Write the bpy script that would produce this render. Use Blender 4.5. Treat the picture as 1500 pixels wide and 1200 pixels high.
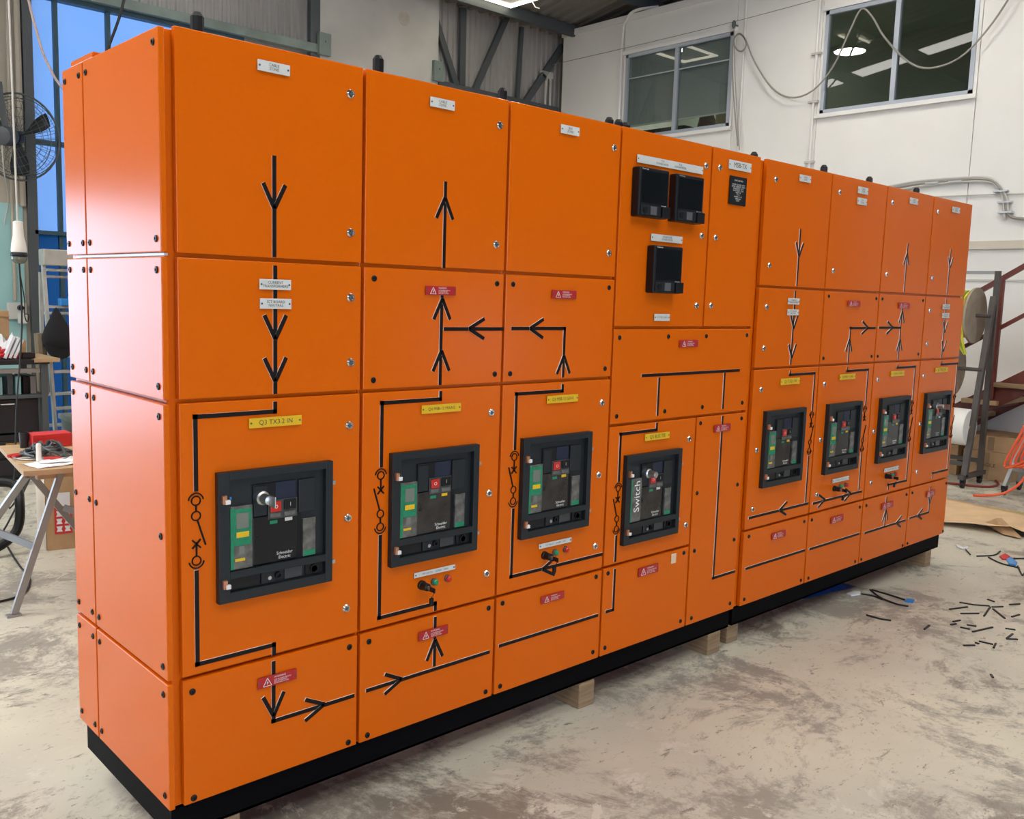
import bpy, bmesh, math, random
from mathutils import Vector, Matrix
random.seed(7)
for o in list(bpy.data.objects): bpy.data.objects.remove(o)
SC = bpy.context.scene
COL = SC.collection

# ---------------------------------------------------------------- camera
CAM_R = ((0.73444956, -0.67797957, 0.03045563), (0.06033178, 0.10992353, 0.9921073), (0.67597628, 0.72681532, -0.12163701))
CAM_C = Vector((-1.00031855, -2.37462987, 1.64782416))
FPX = 1353.2834
cd = bpy.data.cameras.new('camera'); cam = bpy.data.objects.new('camera', cd); COL.objects.link(cam)
cd.sensor_fit = 'HORIZONTAL'; cd.sensor_width = 36.0; cd.lens = FPX / 1500 * 36
r, u, f = [Vector(v) for v in CAM_R]
cam.matrix_world = Matrix(((r.x, u.x, -f.x, CAM_C.x), (r.y, u.y, -f.y, CAM_C.y), (r.z, u.z, -f.z, CAM_C.z), (0, 0, 0, 1)))
cd.clip_start = 0.05; cd.clip_end = 200
SC.camera = cam

# ---------------------------------------------------------------- light and exposure
vs = SC.view_settings
vs.view_transform = 'Standard'; vs.look = 'None'; vs.gamma = 1.0; vs.use_curve_mapping = False
vs.exposure = 0.06
SKY_STRENGTH = 7.5       # daylight outside the roller door
SKYLIGHT = 7.0           # translucent roof sheets, many of them added as fill
LAMP = 75.0              # high bay lamps
TUBE = 5.5              # fluorescent battens
w = bpy.data.worlds.new('sky'); SC.world = w; w.use_nodes = True
bg = w.node_tree.nodes['Background']; bg.inputs[0].default_value = (0.62, 0.77, 1.0, 1); bg.inputs[1].default_value = SKY_STRENGTH
pl = bpy.data.lights.new('door_portal', 'AREA'); pl.shape = 'RECTANGLE'; pl.size = 6.0; pl.size_y = 2.5
try: pl.cycles.is_portal = True
except Exception: pass
plo = bpy.data.objects.new('door_portal', pl); COL.objects.link(plo)
plo.location = (-4.2, 8.1, 1.25); plo.rotation_euler = (math.radians(-90), 0, 0)

pl2 = bpy.data.lights.new('front_portal', 'AREA'); pl2.shape = 'RECTANGLE'; pl2.size = 8.0; pl2.size_y = 3.2
try: pl2.cycles.is_portal = True
except Exception: pass
plo2 = bpy.data.objects.new('front_portal', pl2); COL.objects.link(plo2)
plo2.location = (-2.0, -12.1, 1.6); plo2.rotation_euler = (math.radians(90), 0, 0)  # guides daylight through the added front opening

# ---------------------------------------------------------------- helpers
WM = {}
def ray(px, py):
    a, b = (px - 750) / FPX, -(py - 600) / FPX
    return Vector([CAM_R[0][i] * a + CAM_R[1][i] * b + CAM_R[2][i] for i in range(3)])
def on(ax, val, px, py):
    d = ray(px, py); i = 'xyz'.index(ax); return CAM_C + d * ((val - CAM_C[i]) / d[i])
def fp(px, py, y=0.0):                      # a measured spot on the switchboard's front face, in metres
    p = on('y', y, px, py); return p.x, p.z

def tag(o, label=None, cat=None, group=None, kind=None):
    if label: o['label'] = label
    if cat: o['category'] = cat
    if group: o['group'] = group
    if kind: o['kind'] = kind
    return o
def put(o, parent, M):
    if parent is not None:
        o.parent = parent; o.matrix_basis = WM[parent.name].inverted() @ M
    else: o.matrix_basis = M
    WM[o.name] = M
    return o
def thing(name, label, cat, loc=(0, 0, 0), rz=0, group=None):
    o = bpy.data.objects.new(name, None); COL.objects.link(o); o.empty_display_size = 0.1
    put(o, None, Matrix.Translation(loc) @ Matrix.Rotation(rz, 4, 'Z'))
    return tag(o, label, cat, group)

class MB:
    def __init__(s): s.v = []; s.f = []; s.m = []
    def add(s, vs_, fs, mi=0):
        n = len(s.v); s.v += [tuple(p) for p in vs_]
        for q in fs: s.f.append([n + i for i in q]); s.m.append(mi)
        return s
    def box(s, a, b, mi=0, c=0.0):
        x0, y0, z0 = [min(a[i], b[i]) for i in range(3)]; x1, y1, z1 = [max(a[i], b[i]) for i in range(3)]
        if c <= 0:
            return s.add([(x0,y0,z0),(x1,y0,z0),(x1,y1,z0),(x0,y1,z0),(x0,y0,z1),(x1,y0,z1),(x1,y1,z1),(x0,y1,z1)],
                         [(0,3,2,1),(4,5,6,7),(0,1,5,4),(1,2,6,5),(2,3,7,6),(3,0,4,7)], mi)
        bm = bmesh.new(); bmesh.ops.create_cube(bm, size=1)
        for vv in bm.verts:
            vv.co = (x0 if vv.co.x < 0 else x1, y0 if vv.co.y < 0 else y1, z0 if vv.co.z < 0 else z1)
        bmesh.ops.bevel(bm, geom=bm.edges[:], offset=c, segments=2, affect='EDGES', profile=0.5)
        bm.verts.ensure_lookup_table()
        s.add([vv.co[:] for vv in bm.verts], [[vv.index for vv in ff.verts] for ff in bm.faces], mi); bm.free(); return s
    def bar(s, p, q, w=.04, h=None, up=(0, 0, 1), mi=0):
        p, q = Vector(p), Vector(q); d = (q - p).normalized(); h = w if h is None else h
        up = Vector(up)
        if abs(d.dot(up)) > .98: up = Vector((0, 1, 0))
        a = d.cross(up).normalized(); b = a.cross(d)
        vv = [t + a * (sx * w / 2) + b * (sz * h / 2) for t in (p, q) for sx, sz in ((-1,-1),(1,-1),(1,1),(-1,1))]
        return s.add(vv, [(0,1,2,3),(7,6,5,4),(0,4,5,1),(1,5,6,2),(2,6,7,3),(3,7,4,0)], mi)
    def tube(s, pts, r_=.01, n=8, mi=0, closed=False):
        pts = [Vector(p) for p in pts]; k = len(pts); ring = []
        prev = None
        for i, p in enumerate(pts):
            if closed: d = pts[(i + 1) % k] - pts[i - 1]
            else: d = pts[min(i + 1, k - 1)] - pts[max(i - 1, 0)]
            d.normalize()
            if prev is None:
                up = Vector((0, 0, 1)) if abs(d.z) < .9 else Vector((1, 0, 0)); a = d.cross(up).normalized()
            else:
                a = (prev - d * prev.dot(d)); a = a.normalized() if a.length > 1e-6 else d.orthogonal().normalized()
            prev = a; b = d.cross(a)
            rr = r_[i] if isinstance(r_, (list, tuple)) else r_
            ring.append([p + (a * math.cos(t) + b * math.sin(t)) * rr for t in [2 * math.pi * j / n for j in range(n)]])
        fs = []
        for i in range(k if closed else k - 1):
            i2 = (i + 1) % k
            for j in range(n): fs.append((i * n + j, i * n + (j + 1) % n, i2 * n + (j + 1) % n, i2 * n + j))
        if not closed: fs += [tuple(range(n - 1, -1, -1)), tuple((k - 1) * n + j for j in range(n))]
        return s.add([q for rg in ring for q in rg], fs, mi)
    def lathe(s, prof, c=(0, 0, 0), axis=(0, 0, 1), n=16, mi=0):
        c = Vector(c); ax = Vector(axis).normalized(); a = ax.orthogonal().normalized(); b = ax.cross(a)
        vv = []; k = len(prof)
        for rr, h in prof:
            for j in range(n):
                t = 2 * math.pi * (j + .5) / n; vv.append(c + ax * h + (a * math.cos(t) + b * math.sin(t)) * max(rr, 1e-5))
        fs = [(i * n + j, i * n + (j + 1) % n, (i + 1) * n + (j + 1) % n, (i + 1) * n + j) for i in range(k - 1) for j in range(n)]
        fs += [tuple(range(n - 1, -1, -1)), tuple((k - 1) * n + j for j in range(n))]
        return s.add(vv, fs, mi)
    def prism(s, poly, a, b, mi=0, mi_side=None):       # poly: 3-D points of the first face; a->b offset vector
        off = Vector(b) - Vector(a); n = len(poly); P = [Vector(p) for p in poly]
        s.add(P + [p + off for p in P], [], mi); n0 = len(s.v) - 2 * n
        s.f.append([n0 + i for i in range(n)]); s.m.append(mi)
        s.f.append([n0 + n + i for i in range(n - 1, -1, -1)]); s.m.append(mi)
        for i in range(n):
            s.f.append([n0 + i, n0 + n + i, n0 + n + (i + 1) % n, n0 + (i + 1) % n]); s.m.append(mi if mi_side is None else mi_side)
        return s
    def mesh(s, name, origin=None):
        me = bpy.data.meshes.new(name)
        o = Vector(origin) if origin is not None else Vector((0, 0, 0))
        me.from_pydata([tuple(Vector(p) - o) for p in s.v], [], s.f)
        me.polygons.foreach_set('material_index', s.m)
        bm = bmesh.new(); bm.from_mesh(me); bmesh.ops.recalc_face_normals(bm, faces=bm.faces); bm.to_mesh(me); bm.free()
        return me
    def bbc(s):
        xs, ys, zs = zip(*s.v); return Vector(((min(xs)+max(xs))/2, (min(ys)+max(ys))/2, min(zs)))

def build(name, mb, mats, parent=None, smooth=False, local=False):
    """world-space geometry -> one mesh object with its origin at its base (local: geometry given in the parent's frame)"""
    o0 = mb.bbc(); me = mb.mesh(name, o0)
    for m in (mats if isinstance(mats, (list, tuple)) else [mats]): me.materials.append(m)
    if smooth:
        me.polygons.foreach_set('use_smooth', [True] * len(me.polygons)); me.set_sharp_from_angle(angle=math.radians(35))
    o = bpy.data.objects.new(name, me); COL.objects.link(o)
    T = Matrix.Translation(o0)
    if local and parent is not None: T = WM[parent.name] @ T
    return put(o, parent, T)
def inst(name, me, parent, M, local=False):
    o = bpy.data.objects.new(name, me); COL.objects.link(o)
    if local: M = WM[parent.name] @ M
    return put(o, parent, M)
def smooth_mesh(me, mats, ang=35):
    for m in (mats if isinstance(mats, (list, tuple)) else [mats]): me.materials.append(m)
    me.polygons.foreach_set('use_smooth', [True] * len(me.polygons)); me.set_sharp_from_angle(angle=math.radians(ang)); return me
def copy_tree(o, M, label=None, group=None):
    def rec(s, par, MW):
        c = s.copy(); COL.objects.link(c); put(c, par, MW)
        for ch in list(s.children):
            rec(ch, c, MW @ WM[s.name].inverted() @ WM[ch.name])
        return c
    c = rec(o, None, M)
    if label: c['label'] = label
    if group: c['group'] = group
    return c

_tc = {}
def text_mesh(s, size, mat, align='CENTER', rot=False):
    key = (s, size, mat.name, align, rot)
    if key in _tc: return _tc[key]
    cu = bpy.data.curves.new('t', 'FONT'); cu.body = s; cu.size = size; cu.align_x = align; cu.align_y = 'CENTER'; cu.resolution_u = 2
    cu.space_line = .95
    ob = bpy.data.objects.new('t', cu); COL.objects.link(ob)
    dg = bpy.context.evaluated_depsgraph_get(); me = bpy.data.meshes.new_from_object(ob.evaluated_get(dg))
    bpy.data.objects.remove(ob); bpy.data.curves.remove(cu)
    for v_ in me.vertices:
        x, y, z = v_.co
        if rot: x, y = -y, x
        v_.co = (x, -z, y)
    me.materials.clear(); me.materials.append(mat); me.name = 'lettering'
    _tc[key] = me; return me

# ---------------------------------------------------------------- materials
def srgb(r_, g, b):
    return tuple(((c / 255) / 12.92 if c / 255 <= .04045 else ((c / 255 + .055) / 1.055) ** 2.4) for c in (r_, g, b)) + (1,)
def mat(name, col, rough=.5, metal=0.0, var=0.0, vscale=8.0, bump=0.0, bscale=60.0, spec=.5, emit=None, es=0.0, coat=0.0, col2=None, stretch=None):
    m = bpy.data.materials.new(name); m.use_nodes = True; nt = m.node_tree; N = nt.nodes; L = nt.links
    b = N['Principled BSDF']; b.inputs['Base Color'].default_value = col if len(col) == 4 else tuple(col) + (1,)
    b.inputs['Roughness'].default_value = rough; b.inputs['Metallic'].default_value = metal
    b.inputs['Specular IOR Level'].default_value = spec
    if coat: b.inputs['Coat Weight'].default_value = coat; b.inputs['Coat Roughness'].default_value = .1
    if emit: b.inputs['Emission Color'].default_value = emit; b.inputs['Emission Strength'].default_value = es
    if var or bump or col2:
        tc = N.new('ShaderNodeTexCoord'); mp = N.new('ShaderNodeMapping'); L.new(tc.outputs['Object'], mp.inputs[0])
        if stretch: mp.inputs['Scale'].default_value = stretch
        if var or col2:
            nz = N.new('ShaderNodeTexNoise'); nz.inputs['Scale'].default_value = vscale; nz.inputs['Detail'].default_value = 6
            L.new(mp.outputs[0], nz.inputs['Vector'])
            mx = N.new('ShaderNodeMix'); mx.data_type = 'RGBA'
            c = Vector(col[:3])
            c2 = col2[:3] if col2 else tuple(c * (1 - var))
            mx.inputs[6].default_value = tuple(c * (1 + var * .5 if not col2 else 1)) + (1,); mx.inputs[7].default_value = tuple(c2) + (1,)
            rp = N.new('ShaderNodeValToRGB'); rp.color_ramp.elements[0].position = .35; rp.color_ramp.elements[1].position = .65
            L.new(nz.outputs[0], rp.inputs[0]); L.new(rp.outputs[0], mx.inputs[0]); L.new(mx.outputs[2], b.inputs['Base Color'])
        if bump:
            nb = N.new('ShaderNodeTexNoise'); nb.inputs['Scale'].default_value = bscale; nb.inputs['Detail'].default_value = 3
            L.new(mp.outputs[0], nb.inputs['Vector'])
            bp = N.new('ShaderNodeBump'); bp.inputs['Strength'].default_value = bump; bp.inputs['Distance'].default_value = .01
            L.new(nb.outputs[0], bp.inputs['Height']); L.new(bp.outputs[0], b.inputs['Normal'])
    return m
M_ORANGE = mat('orange_powder_coat', (0.68, 0.122, 0.002), rough=.22, spec=.2, bump=.015, bscale=350)
M_BLACK = mat('black_plastic', (0.007, 0.007, 0.008), rough=.4, spec=.3)
M_PLINTH = mat('black_plinth_paint', (0.002, 0.002, 0.003), rough=.6, spec=.06, bump=.05)
M_MIMIC = mat('black_mimic_laminate', (0.007, 0.005, 0.005), rough=.45, spec=.2)
M_EDGE = mat('white_laminate_core', (0.78, 0.74, 0.70), rough=.5)
M_CHROME = mat('chrome', (0.75, 0.75, 0.76), rough=.18, metal=1)
M_STEEL = mat('zinc_steel', (0.55, 0.56, 0.57), rough=.35, metal=1)
M_CHAR = mat('charcoal_bezel', (0.014, 0.018, 0.021), rough=.42, spec=.35)
M_CHAR2 = mat('dark_breaker_plastic', (0.006, 0.007, 0.009), rough=.3, spec=.35)
M_BROWNGLOSS = mat('smoked_cover', (0.030, 0.026, 0.024), rough=.16, var=.5, vscale=14)
M_NAVY = mat('navy_label', (0.006, 0.012, 0.035), rough=.4)
M_GREEN = mat('green_plastic', (0.008, 0.21, 0.10), rough=.4, var=.2, vscale=40)
M_GREY = mat('clear_grey_plastic', (0.13, 0.125, 0.115), rough=.2, var=.5, vscale=30)
M_SCREEN = mat('lcd_screen', (0.16, 0.18, 0.15), rough=.15)
M_METER = mat('meter_screen', (0.006, 0.008, 0.010), rough=.09)
M_YEL = mat('yellow_label', (0.72, 0.45, 0.01), rough=.4)
M_RED = mat('red_label', (0.42, 0.012, 0.016), rough=.4)
M_REDBTN = mat('red_button', (0.52, 0.02, 0.012), rough=.3)
M_GRNBTN = mat('green_lens', (0.01, 0.25, 0.10), rough=.2)
M_WHITE = mat('white_label', (0.62, 0.62, 0.58), rough=.4)
M_PAPER = mat('white_paper', (0.75, 0.76, 0.78), rough=.8)
M_INK = mat('black_ink', (0.03, 0.03, 0.03), rough=.6)
M_WINK = mat('white_ink', (0.75, 0.75, 0.72), rough=.5)
M_COPPER = mat('copper_hinge', (0.55, 0.25, 0.14), rough=.35, metal=.6)
M_BLUE = mat('blue_plastic', (0.02, 0.22, 0.62), rough=.4)
M_TIMBER = mat('pine_timber', (0.33, 0.22, 0.125), rough=.7, col2=(0.22, 0.14, 0.075), vscale=6, stretch=(1, 1, 14), bump=.1)
M_PLY = mat('plywood', (0.50, 0.34, 0.19), rough=.6, col2=(0.42, 0.27, 0.14), vscale=5, stretch=(1, 8, 1))
M_CARD = mat('cardboard', (0.46, 0.29, 0.15), rough=.85, var=.12, vscale=9)
M_CARDP = mat('pale_cardboard', (0.72, 0.50, 0.29), rough=.85, var=.10, vscale=5)
M_WSTEEL = mat('white_office_cladding', (0.80, 0.775, 0.735), rough=.5, var=.03, vscale=1.5)
M_WTRIM = mat('white_trim', (0.78, 0.76, 0.73), rough=.45)
M_ALU = mat('grey_aluminium', (0.42, 0.46, 0.52), rough=.4, metal=.3)
M_PVC = mat('grey_conduit', (0.55, 0.53, 0.49), rough=.5)
M_CABLE = mat('grey_cable', (0.30, 0.28, 0.25), rough=.6)
M_BCABLE = mat('black_cable', (0.012, 0.012, 0.012), rough=.5)
M_RUST = mat('red_oxide_steel', (0.15, 0.030, 0.020), rough=.5, var=.25, vscale=7)
M_DKSTEEL = mat('dark_brown_steel', (0.075, 0.062, 0.055), rough=.5, var=.2, vscale=6)
M_GSTEEL = mat('grey_green_steel', (0.20, 0.25, 0.22), rough=.55, var=.2, vscale=4)
M_DARKSTEEL = mat('charcoal_steel', (0.07, 0.08, 0.085), rough=.5)
M_LEG = mat('grey_tube_steel', (0.30, 0.29, 0.28), rough=.4, metal=.4)
M_CLAD = mat('grey_wall_cladding', (0.36, 0.34, 0.32), rough=.6, var=.15, vscale=1.2)
M_ROOF = mat('grey_roof_sheet', (0.17, 0.155, 0.14), rough=.7, var=.2, vscale=1)
M_TEAL = mat('teal_paint', (0.33, 0.57, 0.57), rough=.6, var=.06, vscale=2)
M_BEIGE = mat('beige_render', (0.42, 0.375, 0.30), rough=.8, var=.10, vscale=2)
M_CONC = mat('precast_concrete', (0.55, 0.525, 0.48), rough=.8, var=.12, vscale=1.6)
M_DKCAB = mat('black_tool_cabinet', (0.012, 0.013, 0.017), rough=.4)
M_WALL = mat('dull_shed_wall', (0.20, 0.19, 0.175), rough=.8, var=.1, vscale=1)
M_LADDER = mat('worn_aluminium', (0.50, 0.49, 0.45), rough=.5, metal=.3, var=.15, vscale=8)
M_HAT = mat('black_cloth', (0.010, 0.010, 0.012), rough=.9, bump=.3, bscale=40)
M_REDPL = mat('bright_red', (0.60, 0.03, 0.03), rough=.5)
M_VACY = mat('lime_plastic', (0.62, 0.62, 0.05), rough=.4)
M_WROLL = mat('white_roll', (0.82, 0.80, 0.75), rough=.7)
M_OCABLE = mat('orange_cable', (0.75, 0.10, 0.03), rough=.5)
M_YG = mat('yellow_cable', (0.62, 0.55, 0.03), rough=.5)
M_WOODREEL = mat('weathered_reel_ply', (0.36, 0.29, 0.21), rough=.8, var=.2, vscale=6)
M_BLIND = mat('charcoal_blind', (0.46, 0.46, 0.47), rough=.8)
M_OFFICE = mat('office_lining', (0.42, 0.46, 0.40), rough=.8)
M_PAVE = mat('yard_paving', (0.88, 0.88, 0.89), rough=.9, var=.15, vscale=.8)
M_SKYL = mat('skylight_sheet', (0.8, 0.8, 0.8), rough=.6, emit=(1.0, 0.97, 0.90, 1), es=SKYLIGHT)
M_LAMP = mat('lamp_glow', (0.8, 0.8, 0.8), emit=(1, .96, .86, 1), es=LAMP)
M_TUBE = mat('tube_glow', (0.8, 0.8, 0.8), emit=(1, .93, .72, 1), es=TUBE)

def m_tarp(name, c1, c2, tr):
    m = bpy.data.materials.new(name); m.use_nodes = True; nt = m.node_tree; N = nt.nodes; L = nt.links; N.clear()
    out = N.new('ShaderNodeOutputMaterial'); mix = N.new('ShaderNodeMixShader'); d = N.new('ShaderNodeBsdfDiffuse'); t = N.new('ShaderNodeBsdfTranslucent')
    tc = N.new('ShaderNodeTexCoord'); nz = N.new('ShaderNodeTexNoise'); nz.inputs['Scale'].default_value = 1.6; nz.inputs['Detail'].default_value = 3
    L.new(tc.outputs['Object'], nz.inputs['Vector'])
    mx = N.new('ShaderNodeMix'); mx.data_type = 'RGBA'; mx.inputs[6].default_value = c1 + (1,); mx.inputs[7].default_value = c2 + (1,)
    L.new(nz.outputs[0], mx.inputs[0]); L.new(mx.outputs[2], d.inputs[0]); L.new(mx.outputs[2], t.inputs[0])
    mix.inputs[0].default_value = tr; L.new(d.outputs[0], mix.inputs[1]); L.new(t.outputs[0], mix.inputs[2]); L.new(mix.outputs[0], out.inputs[0])
    return m
M_TARP = m_tarp('pale_blue_tarp', (0.050, 0.091, 0.166), (0.068, 0.107, 0.172), .85)
M_TARPD = m_tarp('deep_blue_tarp', (0.004, 0.020, 0.052), (0.006, 0.026, 0.064), .6)

def m_glass(name, tint, gl):
    m = bpy.data.materials.new(name); m.use_nodes = True; nt = m.node_tree; N = nt.nodes; L = nt.links; N.clear()
    out = N.new('ShaderNodeOutputMaterial'); mix = N.new('ShaderNodeMixShader'); t = N.new('ShaderNodeBsdfTransparent'); g = N.new('ShaderNodeBsdfGlossy')
    t.inputs[0].default_value = tint + (1,); g.inputs['Roughness'].default_value = .015
    fr = N.new('ShaderNodeFresnel'); fr.inputs[0].default_value = gl
    ge = N.new('ShaderNodeNewGeometry'); mu = N.new('ShaderNodeMath'); mu.operation = 'MULTIPLY'; sb = N.new('ShaderNodeMath'); sb.operation = 'SUBTRACT'; sb.inputs[0].default_value = 1
    L.new(ge.outputs['Backfacing'], sb.inputs[1]); L.new(fr.outputs[0], mu.inputs[0]); L.new(sb.outputs[0], mu.inputs[1])
    L.new(mu.outputs[0], mix.inputs[0]); L.new(t.outputs[0], mix.inputs[1]); L.new(g.outputs[0], mix.inputs[2]); L.new(mix.outputs[0], out.inputs[0])
    return m
M_GLASS = m_glass('window_glass', (.72, .76, .74), 1.7)

def m_floor():
    m = bpy.data.materials.new('worn_concrete_floor'); m.use_nodes = True; nt = m.node_tree; N = nt.nodes; L = nt.links
    b = N['Principled BSDF']; tc = N.new('ShaderNodeTexCoord')
    def noise(scale, detail, rough=.6, dist=0.0, sc=None):
        n = N.new('ShaderNodeTexNoise'); n.inputs['Scale'].default_value = scale; n.inputs['Detail'].default_value = detail
        n.inputs['Roughness'].default_value = rough; n.inputs['Distortion'].default_value = dist
        if sc:
            mp = N.new('ShaderNodeMapping'); mp.inputs['Scale'].default_value = sc; mp.inputs['Rotation'].default_value = (0, 0, .5)
            L.new(tc.outputs['Object'], mp.inputs[0]); L.new(mp.outputs[0], n.inputs['Vector'])
        else: L.new(tc.outputs['Object'], n.inputs['Vector'])
        return n.outputs[0]
    def ramp(src, p0, p1):
        rr = N.new('ShaderNodeValToRGB'); rr.color_ramp.elements[0].position = p0; rr.color_ramp.elements[1].position = p1
        L.new(src, rr.inputs[0]); return rr.outputs[0]
    def mixc(fac, a, c):
        x = N.new('ShaderNodeMix'); x.data_type = 'RGBA'; L.new(fac, x.inputs[0])
        for i, val in ((6, a), (7, c)):
            if isinstance(val, tuple): x.inputs[i].default_value = val + (1,)
            else: L.new(val, x.inputs[i])
        return x.outputs[2]
    base = mixc(ramp(noise(.55, 4), .42, .60), (0.66, 0.62, 0.50), (0.53, 0.50, 0.42))
    c = mixc(ramp(noise(1.7, 14, .8, .4), .50, .575), base, (0.31, 0.285, 0.245))       # worn grey patches
    c = mixc(ramp(noise(.55, 14, .78, .6), .545, .60), c, (0.235, 0.205, 0.17))             # broad dark stains
    c = mixc(ramp(noise(4.5, 12, .78, .5), .57, .62), c, (0.62, 0.58, 0.50))            # pale scuffs
    c = mixc(ramp(noise(7, 10, .75, .4, (1, 2.2, 1)), .595, .645), c, (0.23, 0.205, 0.175))  # dark scuffs
    c = mixc(ramp(noise(24, 8, .75, .2, (1, 1.8, 1)), .61, .655), c, (0.25, 0.22, 0.18))   # specks
    L.new(c, b.inputs['Base Color'])
    rr = N.new('ShaderNodeMapRange'); rr.inputs[3].default_value = .28; rr.inputs[4].default_value = .6
    L.new(noise(2.0, 6), rr.inputs[0]); L.new(rr.outputs[0], b.inputs['Roughness'])
    bp = N.new('ShaderNodeBump'); bp.inputs['Strength'].default_value = .08; bp.inputs['Distance'].default_value = .01
    L.new(noise(30, 5), bp.inputs['Height']); L.new(bp.outputs[0], b.inputs['Normal'])
    return m
M_FLOOR = m_floor()

# ================================================================ the shed
YB, XO = 8.0, 9.3
def struct(name, mb, m, parent=None, smooth=False):
    o = build(name, mb, m, parent, smooth)
    if parent is None: o['kind'] = 'structure'
    return o
fl = struct('floor', MB().box((-9, -12, -.12), (15, YB + .2, 0)), M_FLOOR)
build('yellow_line', MB().box((7.15, -3, .0005), (7.22, .62, .003)), mat('faded_yellow_line', (0.55, 0.45, 0.16), rough=.7, var=.4, vscale=20), fl)
yard = struct('yard_ground', MB().box((-30, YB + .2, -.2), (30, 40, -.02)).box((-30, -44, -.2), (30, -12, -.02)), M_PAVE)
# back wall: masonry with the roller door opening and the tarp-covered opening
DX0, DX1, DZ = -7.2, -1.2, 2.50
wb = MB()
wb.box((-9, YB, 0), (DX0, YB + .2, 5.7)).box((DX1, YB, 0), (1.86, YB + .2, 5.7)).box((DX0, YB, DZ), (DX1, YB + .2, 5.7))
wall_back = struct('wall_back', wb, M_BEIGE)
td = MB().box((-1.1, YB - .012, 0), (1.80, YB - .001, 2.42)); build('painted_dado', td, M_TEAL, wall_back)
dr = MB().box((DX0 - .1, YB - .08, 0), (DX0, YB + .1, DZ + .1)).box((DX1, YB - .08, 0), (DX1 + .1, YB + .1, DZ + .1)).box((DX0 - .1, YB - .12, DZ), (DX1 + .1, YB + .05, DZ + .45))
door = struct('door_1', dr, M_GSTEEL)
# cladding above the green beam and right of the concrete panel
def corrugated(x0, x1, z0, z1, y, pitch=.1, depth=.022):
    mb = MB(); P = []; x = x0
    while x < x1 - 1e-6:
        for dx, d in ((0, 0), (.45, 0), (.6, 1), (.85, 1)): P.append((min(x + dx * pitch, x1), y - d * depth))
        x += pitch
    P.append((x1, y))
    vv = [(a, b, z0) for a, b in P] + [(a, b, z1) for a, b in P]; n = len(P)
    return mb.add(vv, [(i, i + 1, n + i + 1, n + i) for i in range(n - 1)])
wr = corrugated(1.86, 5.15, 4.60, 5.70, YB); wr2 = corrugated(6.98, 15.0, 0, 5.70, YB + .02)
wr.box((1.86, YB + .06, 4.55), (5.15, YB + .1, 5.7)); wr2.box((6.98, YB + .06, 0), (15, YB + .1, 5.7))
struct('wall_rear_upper', wr, M_CLAD); struct('wall_rear_right', wr2, M_CLAD)
struct('wall_rear_lower', MB().box((4.2, YB, 0), (5.15, YB + .1, 4.55)), M_CLAD)
cp = struct('wall_concrete', MB().box((5.17, YB - .10, 0), (7.0, YB + .12, 5.7), c=.01), M_CONC)
for x, z, rr in ((5.95, 5.42, .10), (6.42, 5.20, .09)):
    build('grout_patch', MB().lathe([(rr, 0), (rr, .003)], (x, YB - .10, z), (0, -1, 0), 20), mat('buff_grout', (0.48, 0.43, 0.36), rough=.9, var=.15), cp)
struct('trim_1', MB().box((1.86, YB - .12, 4.52), (5.17, YB - .02, 4.62)), M_GSTEEL)
struct('trim_2', MB().box((1.84, YB - .06, 0), (1.93, YB + .1, 4.55)), M_DARKSTEEL)
struct('trim_3', MB().box((5.04, YB - .1, 4.4), (5.17, YB - .02, 5.7)), M_DARKSTEEL)
for k, x in enumerate((5.22, 6.98)):
    struct('trim_%d' % (4 + k), MB().box((x - .09, YB - .16, 4.50), (x + .07, YB - .101, 4.76)).lathe([(.012, 0), (.012, .02)], (x, YB - .16, 4.66), (0, -1, 0), 8), M_GSTEEL)
# steel frame in front of the rear cladding
br = MB()
for (a, b, w_) in (((622, -20), (668, 125), .09), ((752, 2), (692, 140), .09), ((824, 68), (768, 152), .1), ((678, 12), (676, 125), .10), ((764, 40), (757, 150), .06)):
    p, q = on('y', YB - .055, *a), on('y', YB - .055, *b); br.bar(p, q, w_, .05, up=(0, 1, 0))
br.box((7.0, YB - .13, 4.42), (9.3, YB - .03, 4.52))
struct('trim_6', br, M_DARKSTEEL)
# opening covered with tarp: mullions
fr = MB()
for x in (2.16, 2.68, 3.4): fr.box((x - .02, YB - .03, 0), (x + .02, YB + .03, 4.53))
fr.box((1.9, YB - .03, 3.03), (4.2, YB + .03, 3.08)).box((1.9, YB - .06, 2.13), (4.2, YB + .03, 2.17)).box((1.86, YB - .05, 4.47), (4.2, YB + .05, 4.53))
struct('window_3', fr, mat('dark_blue_frame', (0.03, 0.075, 0.10), rough=.5))
def tarp(name, x0, x1, z0, z1, y, amp, m, label):
    mb = MB(); nx, nz = 40, 44; vv = []
    for j in range(nz + 1):
        for i in range(nx + 1):
            a, b = i / nx, j / nz
            d = amp * (math.sin(a * 23 + 3 * math.sin(b * 5)) * .4 + math.sin((a * 7 + b * 11)) * .7 * b + math.sin(a * 60 + b * 4) * .15)
            vv.append((x0 + (x1 - x0) * a, y + d, z0 + (z1 - z0) * b))
    mb.add(vv, [(j * (nx + 1) + i, j * (nx + 1) + i + 1, (j + 1) * (nx + 1) + i + 1, (j + 1) * (nx + 1) + i) for j in range(nz) for i in range(nx)])
    return tag(build(name, mb, m, None, True), label, 'tarp')
tarp('blue_tarp', 1.90, 4.2, 2.12, 4.5, YB + .07, .022, M_TARP, 'pale blue translucent tarp glowing with daylight in the tall wall opening')
tarp('blue_tarp', 1.90, 4.2, 0.02, 2.16, YB + .08, .03, M_TARPD, 'deep blue tarp hanging behind the ladder below the horizontal rail')
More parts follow.
